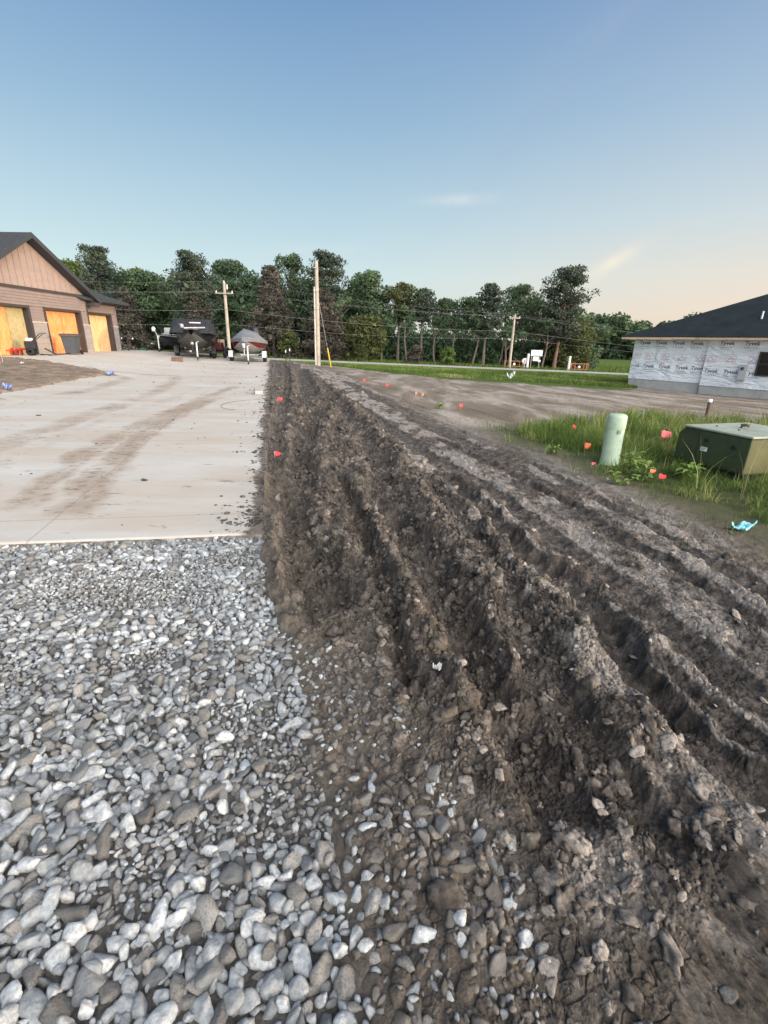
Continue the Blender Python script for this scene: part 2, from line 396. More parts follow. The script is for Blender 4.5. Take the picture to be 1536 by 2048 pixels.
h1 = nt.noise(55, 8, .75, P3); h2 = nt.noise(260, 4, .7, P3)
nb = nt.bump(h1, 1., .022); nb = nt.bump(h2, .7, .003, nb); nt.L(nb, b.inputs['Normal'])
keep = ('crust', 'mix', 'grav', 'lowa', 'grass', 'redd', 'strip')
tick('ground'); g = obj('ground', npmesh('ground', np.stack([X, Y, Z], 1), Fq, MUD, True, {k: MS[k] for k in keep})); tag(g, kind='structure')
def gz(x, y):
    a, b_ = np.atleast_1d(np.asarray(x, float)), np.atleast_1d(np.asarray(y, float)); return (pground(a, b_) if len(a) > 3000 else ground(a, b_))[0]
def gz1(x, y): return float(gz(x, y)[0])
# ================================================================== CONCRETE SLAB
us = np.concatenate([np.linspace(0, 4, 260), np.linspace(4.03, 14, 200), np.linspace(14.1, 22, 40)])
vs = np.concatenate([np.linspace(0, 5, 300), 5+26.2*(np.linspace(0.004, 1, 330))**1.15])
UU, VV = np.meshgrid(us, vs, indexing='ij')
SX = SA[0]+UU*SF[0]+VV*SE[0]; SY = SA[1]+UU*SF[1]+VV*SE[1]
SZZ = SZ(SX, SY)+.002*fbm(SX*2, SY*2, 301, 3)
# rounded tooled edge
SZZ -= .012*np.clip(1-UU/.015, 0, 1)+.012*np.clip(1-VV/.015, 0, 1)
TR = [([(0,1062),(110,960),(200,890),(300,840),(400,800),(470,772)], .20, .8), ([(105,1078),(170,1000),(220,930),(290,868),(350,832),(430,795)], .22, .9),
      ([(-200,960),(0,892),(120,850),(200,822),(320,780),(352,752),(300,728),(200,716)], .28, .65), ([(-200,1010),(0,925),(180,850),(290,815),(400,775)], .2, .4), ([(-100,850),(0,800),(150,785),(240,760),(250,735),(200,720),(170,712)], .3, .65), ([(330,1030),(420,950),(480,880)], .3, .12)]
dm = np.zeros(SX.shape).ravel(); trd = np.zeros(SX.shape).ravel(); sx, sy = SX.ravel(), SY.ravel()
wxs = sx+.12*fbm(sx*1.3, sy*1.3, 311, 3); wys = sy+.12*fbm(sx*1.3, sy*1.3, 312, 3)
for Pp, w, a in TR:
    PL = smoothline([G(x, y, SZ(*[np.array(q) for q in G(x, y, .1)])) for x, y in Pp], 4)
    D, A, L = dpoly(wxs, wys, PL)
    k = np.exp(-np.abs(D/(w*1.15))**3)*a*ss(0, 1, A)
    dm = np.maximum(dm, k*(.55+.45*fbm(sx*1.2, sy*1.2, 321, 4)+.25))
    trd = np.maximum(trd, k*(.5+.5*np.sign(np.sin(D/w*9)))*(.5+.5*np.sin(A*34+2*np.sign(D))))
uu = UU.ravel(); vv = VV.ravel()
edge = np.clip(1-uu/(.16+.18*np.clip(fbm(sx*.6, sy*1.6, 331, 3)+.35, 0, 2)), 0, 1)
nS, mS = SX.shape
V = np.stack([sx, sy, SZZ.ravel()], 1)
I = np.arange(nS-1)[:, None]*mS; J = np.arange(mS-1)[None, :]
Fs = np.stack([I+J, I+J+1, I+mS+J+1, I+mS+J], -1).reshape(-1, 4)
# skirts
rim = [np.arange(mS), np.arange(nS)*mS, np.arange(nS)*mS+mS-1]
parts_v = [V]; parts_f = [Fs]; base = len(V)
for k, rI in enumerate(rim):
    lo = V[rI].copy(); hi_ = lo.copy(); lo[:, 2] -= .16; parts_v += [hi_, lo]; q = np.arange(len(rI)-1); L0 = len(rI)
    f = np.stack([base+q, base+q+1, base+L0+q+1, base+L0+q], -1); parts_f.append(f); base += 2*L0
extra = base-len(V); z0 = lambda a: np.concatenate([a, np.zeros(extra)])
SV = np.concatenate(parts_v)
CONC, nt, b = newmat('concrete', .85, spec=.25)
P3 = nt.co()
cc = nt.ramp(nt.noise(1.1, 7, .6, P3), [(.3, (.43, .42, .385)), (.7, (.515, .505, .47))])
cc = nt.mix(nt.ramp(nt.noise(35, 6, .7, P3), [(.35, .25), (.6, 0.)]), cc, (.38, .36, .33))
film = nt.ramp(nt.noise(1, 6, .65, nt.co('Object', (.35, 1.3, 1)), .5), [(.33, 0.), (.62, .9)])
cc = nt.mix(film, cc, (.41, .35, .285))
d0 = nt.attr('dirt'); nn = nt.noise(7, 7, .7, P3); nf = nt.noise(1, 6, .6, nt.co('Object', (6, 30, 6)))
k = nt.ramp(nt.math('ADD', nt.math('MULTIPLY', d0, 1.), nt.math('MULTIPLY', nt.math('SUBTRACT', nn, .5), .9)), [(.25, 0.), (.75, .8)])
cc = nt.mix(k, cc, nt.mix(nf, (.33, .26, .19), (.24, .185, .135)))
k2 = nt.ramp(nt.math('ADD', nt.math('MULTIPLY', nt.attr('tread'), .55), nt.math('MULTIPLY', nn, .5)), [(.5, 0.), (.72, .65)])
cc = nt.mix(k2, cc, (.20, .155, .12))
sp_ = nt.noise(1, 6, .7, nt.co('Object', (3, 9, 5)), .4)
k3 = nt.ramp(nt.math('ADD', sp_, nt.math('MULTIPLY', d0, .07)), [(.635, 0.), (.67, .8)])
cc = nt.mix(k3, cc, (.15, .118, .095))
e = nt.attr('edge'); en = nt.noise(1, 7, .7, nt.co('Object', (5, 16, 5)), .3)
k4 = nt.ramp(nt.math('ADD', nt.math('MULTIPLY', e, .55), nt.math('MULTIPLY', en, .62)), [(.56, 0.), (.66, .95)])
cc = nt.mix(k4, cc, nt.ramp(nn, [(.3, (.07, .056, .046)), (.7, (.17, .14, .115))]))
uva = nt.attr('su'); vva = nt.attr('sv')
def joint(a, per, off, w=.006):
    t = nt.math('ABSOLUTE', nt.math('SUBTRACT', nt.math('FRACT', nt.math('DIVIDE', nt.math('ADD', a, off), per)), .5))
    return nt.math('LESS_THAN', t, w/per)
jj = nt.math('MAXIMUM', joint(uva, 3.6, 0.0), joint(vva, 3.4, 1.2))
cc = nt.mix(nt.math('MULTIPLY', jj, .55), cc, (.2, .17, .14))
nt.L(cc, b.inputs['Base Color'])
nb = nt.bump(nt.math('SUBTRACT', nt.math('ADD', nt.noise(90, 6, .7, P3), nt.math('MULTIPLY', k4, .8)), nt.math('MULTIPLY', jj, 1.5)), .35, .006); nt.L(nb, b.inputs['Normal'])
slab = obj('driveway', npmesh('driveway', SV, np.concatenate(parts_f), CONC, False, {'dirt': z0(np.clip(dm, 0, 1)), 'tread': z0(trd), 'edge': np.concatenate([edge, np.full(extra, .62)]), 'su': z0(uu), 'sv': z0(vv)})); tag(slab, kind='structure')
tick('slab')
# brown soil island beside the apron
DP = [G(x, y, z) for x, y, z in [(-260,800,.2),(-120,795,.25),(0,775,.3),(60,765,.32),(150,750,.36),(205,743,.38),(238,741,.4),(225,737,.42),(170,731,.46),(100,724,.52),(0,717,.58),(-200,712,.62)]]
gx, gy = np.meshgrid(np.linspace(-26, -9, 340), np.linspace(8, 23, 300), indexing='ij'); gx, gy = gx.ravel(), gy.ravel()
dmk = softmask(gx+.15*fbm(gx*2, gy*2, 341, 4), gy+.3*fbm(gx*2, gy*2, 343, 4), DP, .35)
gzz = SZ(gx, gy)-.06+.13*ss(.42, .9, dmk)+.03*fbm(gx*3, gy*3, 345, 4)*dmk+.02*fbm(gx*9, gy*9, 347, 3)*dmk
I = np.arange(339)[:, None]*300; J = np.arange(299)[None, :]
Fd = np.stack([I+J, I+300+J, I+301+J, I+J+1], -1).reshape(-1, 4)
Fd = Fd[dmk[Fd].max(1) > .3]
DIRT = plain('bare_dirt', (.175, .135, .10), .95, .4, 2.2, .8, 30, dirt=(.09, .07, .05))
o = obj('dirt_patch', npmesh('dirt_patch', np.stack([gx, gy, gzz], 1), Fd, DIRT, True)); tag(o, kind='structure')
# road
ROADM = plain('asphalt_pale', (.27, .265, .25), .9, .12, .5)
xs = np.linspace(-160, 200, 181); V = []
for x in xs:
    for y, dz in ((49.0, -.12), (49.3, .09), (50.8, .11), (52.3, .09), (52.6, -.12)): V.append((x, y, float(T(np.array(x), np.array(y)))+dz))
V = np.array(V); I = np.arange(180)[:, None]*5; J = np.arange(4)[None, :]
o = obj('road', npmesh('road', V, np.stack([I+J, I+5+J, I+6+J, I+J+1], -1).reshape(-1, 4), ROADM)); tag(o, kind='structure')
# ================================================================== STONES AND CLODS
def ico(sub):
    bm = bmesh.new(); bmesh.ops.create_icosphere(bm, subdivisions=sub, radius=1)
    V = np.array([v.co[:] for v in bm.verts]); Fc = np.array([[v.index for v in f.verts] for f in bm.faces]); bm.free(); return V, Fc
ICO = {2: ico(2), 3: ico(3), 4: ico(4)}
def rockshape(sub, r, nplanes, lump=.03, cap=1.0):
    D, Fc = ICO[sub]; N = r.normal(size=(nplanes, 3)); N /= np.linalg.norm(N, axis=1)[:, None]
    d = r.uniform(.52, .78, nplanes); q = np.clip(D @ N.T, 1e-3, None)
    R = np.minimum(d[None]/q, cap*1.6); k = 90.
    R = -np.log(np.exp(-k*R).sum(1)+np.exp(-k*1.22))/k
    ph = r.uniform(0, 9, 3); R = R+lump*np.sin(D[:, 0]*5+ph[0])*np.sin(D[:, 1]*6+ph[1])+lump*np.sin(D[:, 2]*9+ph[2])*.5
    return D*(R/R.mean())[:, None]
def clodshape(sub, r):
    D, Fc = ICO[sub]; R = np.ones(len(D))*.8
    for f, a in ((2.2, .25), (4.5, .17), (9, .10), (15, .05)):
        w = r.normal(size=(5, 3))*f; ph = r.uniform(0, 9, 5)
        R = R+a*(np.sin(D @ w.T+ph)).sum(1)/2.2
    return D*np.clip(R, .35, 1.6)[:, None]
def rotm(r, n, flat=None):
    q = r.normal(size=(n, 4)); q /= np.linalg.norm(q, axis=1)[:, None]; w, x, y, z = q.T
    if flat is not None:
        a = r.uniform(0, 2*PI, n); tx = r.normal(0, flat, n); ty = r.normal(0, flat, n)
        w, z = np.cos(a/2), np.sin(a/2); x, y = tx/2, ty/2; s = np.sqrt(w*w+x*x+y*y+z*z); w, x, y, z = w/s, x/s, y/s, z/s
    return np.stack([1-2*(y*y+z*z), 2*(x*y-w*z), 2*(x*z+w*y), 2*(x*y+w*z), 1-2*(x*x+z*z), 2*(y*z-w*x), 2*(x*z-w*y), 2*(y*z+w*x), 1-2*(x*x+y*y)], 1).reshape(n, 3, 3)
def scatter_mesh(name, groups, mat, smooth=True):
    """groups: list of (protos, faces, idx, pos, rot, scale(n,3), attrs dict)"""
    Vs, Fc, AT, base = [], [], {}, 0
    for protos, faces, idx, pos, rot, sc, at_ in groups:
        if not len(pos): continue
        P = np.stack(protos)[idx]*sc[:, None, :]
        P = np.einsum('nij,nkj->nki', rot, P)+pos[:, None, :]
        n, k = P.shape[:2]
        Vs.append(P.reshape(-1, 3)); Fc.append((faces[None]+(base+np.arange(n)*k)[:, None, None]).reshape(-1, 3)); base += n*k
        for a, v in at_.items(): AT.setdefault(a, []).append(np.repeat(v, k))
    return obj(name, npmesh(name, np.concatenate(Vs), np.concatenate(Fc), mat, smooth, {a: np.concatenate(v) for a, v in AT.items()}))
R1 = np.random.default_rng(3)
PR3 = [rockshape(3, R1, R1.integers(7, 11)) for _ in range(40)]; PR2 = [rockshape(2, R1, R1.integers(6, 10)) for _ in range(24)]
STONE, nt, b = newmat('crushed_stone', .8, spec=.3)
P3 = nt.co(); tone = nt.attr('tone'); kind = nt.attr('kindv'); dust = nt.attr('dust')
clean = nt.ramp(tone, [(0., (.13, .135, .136)), (.3, (.28, .292, .294)), (.65, (.45, .468, .466)), (1., (.68, .695, .685))])
clean = nt.mix(nt.ramp(nt.noise(60, 6, .7, P3), [(.35, .65), (.6, 0.)]), clean, (.17, .17, .165))
por = nt.ramp(tone, [(0., (.13, .125, .115)), (.5, (.24, .23, .21)), (1., (.37, .355, .325))])
por = nt.mix(nt.ramp(nt.noise(170, 3, .6, P3), [(.36, .55), (.50, 0.)]), por, (.085, .078, .07))
c = nt.mix(kind, clean, por)
dn = nt.math('ADD', dust, nt.math('MULTIPLY', nt.math('SUBTRACT', nt.noise(45, 6, .7, P3), .5), 1.1))
c = nt.mix(nt.ramp(dn, [(.3, 0.), (.8, .95)]), c, nt.ramp(nt.noise(20, 5, .6, P3), [(.3, (.10, .086, .072)), (.7, (.20, .178, .152))]))
nt.L(c, b.inputs['Base Color'])
hb = nt.mix(kind, nt.noise(70, 7, .75, P3), nt.noise(150, 5, .75, P3)); nt.L(nt.bump(hb, .9, .012), b.inputs['Normal'])
def stone_field():
    # candidates
    n = 60000; r = R1
    rad = .66+(4.3-.66)*r.random(n)**.8; aa = r.uniform(-1.32, .95, n)
    x = rad*np.sin(aa)*1.0; y = rad*np.cos(aa)
    n2 = 125000; x = np.concatenate([r.uniform(-4.9, .8, n2)]); y = r.uniform(.15, 3.75, n2)
    z, ms = pground(x, y)
    inv = np.abs(np.arctan2(x, y)) < math.radians(71)
    gpat = (fbm(x*1.1, y*1.4, 401, 3))
    fine = np.exp(-(((x+1.7)/.75)**2+((y-2.75)/.35)**2))+.6*ss(.25, .6, gpat)
    pk = np.where(ms['grav'] > .5, 1., ms['mix']*(.20+.25*ss(-.2, .3, fbm(x*2.5, y*2.5, 403, 3))))
    pk = np.where((ms['grav'] <= .5) & (ms['lowa'] > .5) & (ms['mix'] < .3), .0015, pk)
    keep = (r.random(len(x)) < pk) & inv
    keep &= r.random(len(x)) < np.where(np.hypot(x, y) > 2.4, .9, .85)
    x, y, z, fine = x[keep], y[keep], z[keep], fine[keep]; g_ = ms['grav'][keep]; mixm = ms['mix'][keep]; lowa = ms['lowa'][keep]
    n = len(x)
    s = np.exp(r.normal(math.log(.0119), .42, n)); s = np.clip(s, .006, .027)
    s = np.where(fine > .5, np.minimum(s, .016)*.75, s)
    s = np.where(y < 1.4, s*1.12, s)
    s = np.where((g_ < .5), s*.8, s)
    # pale line of stones along the right rim of the muddy mix
    D, A, L = dpoly(x, y, MB_[2:]); onl = (np.abs(D) < .055) & (g_ < .5)
    kindv = (r.random(n) < .20).astype(float); s = np.where(kindv > .5, s*1.15, s)
    tone = np.clip(r.normal(.58, .30, n)-.15*ss(0, .6, fbm(x*.8, y*.8, 411, 3)), 0, 1)
    dust = np.where(g_ > .5, .02+.28*np.clip(fbm(x*1.5, y*1.5, 413, 3)+.1, 0, 1)+.25*(fine > .5), r.uniform(.7, 1.25, n))
    dust = np.where(onl & (r.random(n) < .85), .08, dust)
    D2, _, _ = dpoly(x, y, GB); dust = np.where((np.abs(D2) < .10) & (g_ > .5), dust+.25*r.random(n), dust); dust = np.where((g_ <= .5) & (r.random(n) < np.exp(-np.abs(D2)/.16)*.75), r.uniform(.1, .45, n), dust)
    dust = np.where((g_ <= .5) & (r.random(n) < .07), .1, dust)
    # settle
    cell = .008; x0, y0 = -5., 0.; W = int(6/cell); Hh = int(4/cell)
    H = np.full((W, Hh), -9.)
    sc = np.stack([s*r.uniform(1.0, 1.38, n), s*r.uniform(.78, 1.0, n), s*r.uniform(.6, .95, n)], 1)
    cell = .004; W = int(6/cell); Hh = int(4/cell); OC = np.zeros((W, Hh), bool); TOPZ = np.full((W, Hh), -9., np.float32)
    zc = np.zeros(n); perm = r.permutation(n); n1 = int(n*.16); rest = perm[n1:]; rest = rest[np.argsort(-s[rest]+r.normal(0, .002, len(rest)))]
    order = np.concatenate([perm[:n1][np.argsort(-s[perm[:n1]])], rest]); ok_ = np.zeros(n, bool); loose = r.random(n) < .025
    for k in order:
        R = s[k]*.92; ir = max(1, int(R/cell)); cx = int((x[k]-x0)/cell); cy = int((y[k]-y0)/cell)
        a0, b0 = max(cx-ir, 0), max(cy-ir, 0); sub = OC[a0:cx+ir+1, b0:cy+ir+1]
        if sub.size == 0: continue
        ii, jj_ = np.ogrid[a0-cx:a0-cx+sub.shape[0], b0-cy:b0-cy+sub.shape[1]]
        dsk = (ii*ii+jj_*jj_) <= (R/cell)**2
        occ = sub[dsk].mean() if dsk.any() else 1.
        lz = loose[k] and s[k] > .012 and g_[k] > .5
        if occ > .20 and not lz: continue
        ok_[k] = True; tz = TOPZ[a0:cx+ir+1, b0:cy+ir+1]
        zc[k] = (max(z[k], float(tz[dsk].mean()))+sc[k, 2]*.15) if lz else z[k]+sc[k, 2]*(.30 if g_[k] > .5 else -.22)+.004*r.random()
        sub |= dsk; np.maximum(tz, np.where(dsk, zc[k]+sc[k, 2]*.7, -9.), out=tz)
    buried = ~ok_
    rot = rotm(r, n, .5); pos = np.stack([x, y, zc], 1)
    ang = np.arctan2(x, y)
    groups = []
    near = (np.hypot(x, y) < 2.3) & (s > .011)
    for sel, PRs, sub in ((near & ~buried, PR3, 3), (~near & ~buried, PR2, 2)):
        k = np.where(sel)[0]
        groups.append((PRs, ICO[sub][1], r.integers(0, len(PRs), len(k)), pos[k], rot[k], sc[k], dict(tone=tone[k], kindv=kindv[k], dust=dust[k])))
    print('stones', n, 'near', near.sum(), 'buried', buried.sum())
    o = scatter_mesh('gravel', groups, STONE, False); tag(o, 'crushed pale grey limestone gravel spread in front of the concrete driveway', 'gravel', kind='stuff')
tick('a'); stone_field(); tick('stones')
SOILM, nt, b = newmat('broken_soil', .95, spec=.15)
P3 = nt.co(); c = soilcolour(nt, P3, nt.attr('crust'), nt.attr('redd')); nt.L(c, b.inputs['Base Color'])
nt.L(nt.bump(nt.noise(120, 6, .7, P3), .9, .006), b.inputs['Normal'])
def clods():
    r = np.random.default_rng(21)
    PC3 = [clodshape(3, r) for _ in range(24)]; PC2 = [clodshape(2, r) for _ in range(16)]; PL = [rockshape(3, r, 12, .02) for _ in range(12)]
    n = 420000; y = .35+20*r.random(n)**1.9; x = r.uniform(-1, 1, n)*(y*.85+.4)+.25*y*.3
    z, ms = pground(x, y)
    w = (ms['band']*.8+ms['berm']*.5*ms['band']+.02)*(1-.5*ss(.9, 1.3, x/np.clip(y, 1, 9)*2.2))*ms['lowa']*(1-ms['grav'])*(.35+1.2*np.clip(fbm(x*2.2, y*2.2, 431, 3)+.2, 0, 1))*np.clip(1.3-y/26, .1, 1)
    w = w*(1-.6*ss(.15, .7, x)*(1-ss(1.9, 3.2, np.hypot(x, y)))); k = r.random(n) < np.clip(w*.36, 0, 1); k &= (ms['grass'] < .4)
    x, y, z = x[k], y[k], z[k]; cr = ms['crust'][k]; rd = ms['redd'][k]; n = len(x)
    s = np.exp(r.normal(math.log(.0100), .62, n)); s = np.clip(s, .004, .06)*np.clip(.8+y/14, .8, 1.7)
    sc = np.stack([s*r.uniform(.9, 1.4, n), s*r.uniform(.75, 1.1, n), s*r.uniform(.55, .9, n)], 1)
    pos = np.stack([x, y, z+sc[:, 2]*.15], 1); rot = rotm(r, n)
    at_ = dict(crust=np.clip(cr*.8+r.normal(.0, .14, n)+.22*(r.random(n) < .12), 0, 1), redd=np.clip(rd+r.normal(0, .15, n), 0, 1))
    near = (np.hypot(x, y) < 4) & (s > .016); gr = []
    for sel, P_, sub in ((near, PC3, 3), (~near, PC2, 2)):
        k = np.where(sel)[0]; gr.append((P_, ICO[sub][1], r.integers(0, len(P_), len(k)), pos[k], rot[k], sc[k], {a: v[k] for a, v in at_.items()}))
    # thin dry crust plates on rut shoulders
    n = 26000; y = .7+9*r.random(n)**1.5; x = r.uniform(0, 1, n)*(y*.95+.5)-.1
    z, ms = pground(x, y); k = (r.random(n) < (ms['berm']*.07+ms['crust']*.03)*ms['lowa']*(1-ms['grav'])*(1-ms['mix'])); x, y, z = x[k], y[k], z[k]; n = len(x)
    s = np.clip(np.exp(r.normal(math.log(.017), .5, n)), .008, .05); s = s*.7; sc = np.stack([s*1.1, s*.95, s*.42], 1)
    at2 = dict(crust=r.uniform(.35, .95, n), redd=r.uniform(0, .5, n))
    gr.append((PL, ICO[3][1], r.integers(0, 12, n), np.stack([x, y, z+.004], 1), rotm(r, n, .45), sc, at2))
    # crumbs dropped on the slab edge and slab
    n = 3600; v = 29*r.random(n)**1.5; u = np.where(r.random(n) < .75, np.abs(r.normal(0, .13, n)), r.uniform(0, 5, n)); u = u*(1+.5*np.sin(v*3))+.005; kk = (u < .6) | (r.random(n) < .25); u, v = u[kk], v[kk]; n = len(u)
    x = SA[0]+u*SF[0]+v*SE[0]; y = SA[1]+u*SF[1]+v*SE[1]; keepc = (fbm(x*.7, y*3.0, 441, 3) > .02) | (r.random(n) < .12); x, y = x[keepc], y[keepc]; n = len(x)
    s = np.clip(np.exp(r.normal(math.log(.0095), .5, n)), .004, .03)*(1+y/30); sc = np.stack([s*1.2, s, s*.55], 1)
    gr.append((PC2, ICO[2][1], r.integers(0, 16, n), np.stack([x, y, SZ(x, y)+sc[:, 2]*.3], 1), rotm(r, n, .2), sc, dict(crust=np.zeros(n)+.1, redd=r.uniform(0, .6, n))))
    print('clods', sum(len(g_[3]) for g_ in gr))
    o = scatter_mesh('soil_clods', gr, SOILM, False); tag(o, 'crumbled dark soil clods and dry crust chips churned up along the wheel ruts', 'soil', kind='stuff')
clods(); tick('clods')
# ================================================================== SKY, SUN
SUN_AZ, SUN_EL = math.radians(98), math.radians(8)
w = bpy.data.worlds.new('World'); scene.world = w; w.use_nodes = True
nt = NT(w); nt.n.clear(); out = nt.N('ShaderNodeOutputWorld'); bg = nt.N('ShaderNodeBackground'); nt.L(bg.outputs[0], out.inputs[0])
sky = nt.N('ShaderNodeTexSky', sky_type='NISHITA'); sky.sun_disc = False; sky.sun_elevation = SUN_EL; sky.sun_rotation = SUN_AZ
sky.air_density = 1.0; sky.dust_density = .6; sky.ozone_density = 1.5
SKYK = .12
bg.inputs['Strength'].default_value = SKYK
SKYNODE = sky
EXPO = 1.0
def lin(c): return tuple(((v/255)/12.92 if v/255 < .04045 else ((v/255+.055)/1.055)**2.4)/(2**EXPO*SKYK) for v in c)
dirv = nt.N('ShaderNodeTexCoord').outputs['Generated']
sep = nt.N('ShaderNodeSeparateXYZ'); nt.L(dirv, sep.inputs[0]); zv = sep.outputs[2]
def sramp(st_):
    mx = 12.
    r = nt.ramp(zv, [(p, tuple(c/mx for c in lin(q))) for p, q in st_]); v = nt.N('ShaderNodeVectorMath', operation='SCALE'); nt.L(r, v.inputs[0]); v.inputs['Scale'].default_value = mx; return v.outputs[0]
cool = sramp([(0., (212,224,218)), (.05, (213,229,228)), (.12, (210,232,236)), (.22, (186,214,229)), (.34, (153,188,217)), (.48, (118,157,201)), (1., (74,110,165))])
warm = sramp([(0., (242,208,188)), (.06, (244,221,203)), (.12, (236,226,213)), (.2, (212,222,225)), (.34, (172,196,219)), (.48, (137,164,203)), (1., (84,116,168))])
azf = nt.math('ARCTAN2', sep.outputs[0], sep.outputs[1])
wf = nt.N('ShaderNodeMapRange', interpolation_type='SMOOTHSTEP'); nt.L(azf, wf.inputs[0]); wf.inputs[1].default_value = math.radians(-12); wf.inputs[2].default_value = math.radians(44)
cust = nt.mix(wf.outputs[0], cool, warm)
base = nt.mix(.9, sky.outputs[0], cust)
def dotn(v):
    d = nt.N('ShaderNodeVectorMath', operation='DOT_PRODUCT'); nt.L(dirv, d.inputs[0]); d.inputs[1].default_value = tuple(v); return d.outputs['Value']
def nv(v): v = np.array(v, float); return v/np.linalg.norm(v)
# thin high cloud: a few wisps; then an unseen fill glow added behind the camera
def wisp(px, py, ang, s1, s2, colr, a, nsc):
    global base
    c_ = nv(ray(px, py)); e = nv(ray(px+math.cos(ang)*40, py-math.sin(ang)*40)); t1 = nv(e-c_*np.dot(e, c_)); t2 = np.cross(c_, t1)
    q = nt.math('ADD', nt.math('POWER', nt.math('ABSOLUTE', nt.math('DIVIDE', dotn(t1), s1)), 2.), nt.math('POWER', nt.math('ABSOLUTE', nt.math('DIVIDE', dotn(t2), s2)), 2.))
    ex = nt.math('EXPONENT', nt.math('MULTIPLY', q, -1.))
    ex = nt.math('MULTIPLY', ex, nt.math('GREATER_THAN', dotn(c_), 0.))
    n = nt.ramp(nt.noise(nsc, 6, .6, dirv, .6), [(.35, .15), (.65, 1.)])
    base = nt.mix(nt.math('MULTIPLY', nt.math('MULTIPLY', ex, n), a), base, lin(colr))
wisp(905, 400, .05, .055, .008, (232,238,238), .6, 14)
wisp(1218, 530, .55, .040, .009, (255,246,222), .9, 12)
wisp(1228, 526, .5, .055, .016, (246,236,216), .5, 9)
wisp(1330, 470, .35, .10, .012, (226,222,216), .15, 6)
wisp(1230, 60, .85, .20, .018, (165,178,208), .35, 7)
wisp(1060, 190, .75, .17, .02, (165,190,212), .25, 7)
wisp(640, 500, .02, .10, .008, (222,230,232), .35, 9)
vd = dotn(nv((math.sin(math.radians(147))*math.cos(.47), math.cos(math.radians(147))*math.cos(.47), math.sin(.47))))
fill_fac = nt.ramp(vd, [(.35, 0.), (.62, .16), (.82, .6), (.95, 1.)])
FILL_GLOW = 6.2  # added sky glow out of view, lifts and softens the ground light
gl = nt.N('ShaderNodeVectorMath', operation='SCALE'); gl.inputs[0].default_value = tuple(FILL_GLOW*v/(2**EXPO*SKYK) for v in (1., .95, .89)); nt.L(fill_fac, gl.inputs['Scale'])
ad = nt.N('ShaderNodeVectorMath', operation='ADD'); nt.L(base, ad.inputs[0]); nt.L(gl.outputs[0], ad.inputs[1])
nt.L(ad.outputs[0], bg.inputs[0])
sun = bpy.data.lights.new('sun', 'SUN'); so = link(bpy.data.objects.new('sun', sun)); sun.energy = 1.3; sun.angle = math.radians(3); sun.color = (1, .72, .47)
sd = Vector((math.sin(SUN_AZ)*math.cos(SUN_EL), math.cos(SUN_AZ)*math.cos(SUN_EL), math.sin(SUN_EL)))
so.rotation_euler = sd.to_track_quat('Z', 'Y').to_euler()
vs_ = scene.view_settings; vs_.view_transform = 'Standard'; vs_.look = 'None'; vs_.exposure = EXPO; vs_.gamma = 1
# ================================================================== GRASS
def grassmat(name, cols, cols2):
    m, nt, b = newmat(name, .75, spec=.2)
    t = nt.attr('tone'); c = nt.ramp(t, cols); nt.L(c, b.inputs['Base Color'])
    tr = nt.N('ShaderNodeBsdfTranslucent'); nt.L(nt.ramp(t, cols2), tr.inputs[0]); ms_ = nt.N('ShaderNodeMixShader'); ms_.inputs[0].default_value = .3
    nt.L(b.outputs[0], ms_.inputs[1]); nt.L(tr.outputs[0], ms_.inputs[2]); nt.L(ms_.outputs[0], nt.n['Material Output'].inputs[0]); return m
GCOL = [(0., (.06, .10, .022)), (.4, (.12, .185, .04)), (.66, (.21, .27, .065)), (.84, (.34, .33, .14)), (1., (.50, .43, .25))]
GRASSM = grassmat('grass_blades', GCOL, GCOL)
def blades(x, y, z, hgt, wid, r, tone, lean=.35, seg=3):
    n = len(x); a = r.uniform(0, 2*PI, n); la = r.uniform(0, 2*PI, n); ln = np.abs(r.normal(0, lean, n))+.08
    ts = np.linspace(0, 1, seg+1); V = []
    wx, wy = np.cos(a)*wid/2, np.sin(a)*wid/2
    for t in ts:
        ox = np.cos(la)*ln*hgt*t**1.9; oy = np.sin(la)*ln*hgt*t**1.9; oz = hgt*(t-.28*ln*t*t); k = 1-t**1.6*.97
        V += [np.stack([x+ox-wx*k, y+oy-wy*k, z+oz], 1), np.stack([x+ox+wx*k, y+oy+wy*k, z+oz], 1)]
    V = np.stack(V, 1); b = np.arange(n)[:, None]*(2*(seg+1)); Fc = []
    for i in range(seg): Fc.append(np.stack([b[:, 0]+2*i, b[:, 0]+2*i+1, b[:, 0]+2*i+3, b[:, 0]+2*i+2], 1))
    return V.reshape(-1, 3), np.concatenate(Fc), np.repeat(tone, 2*(seg+1))
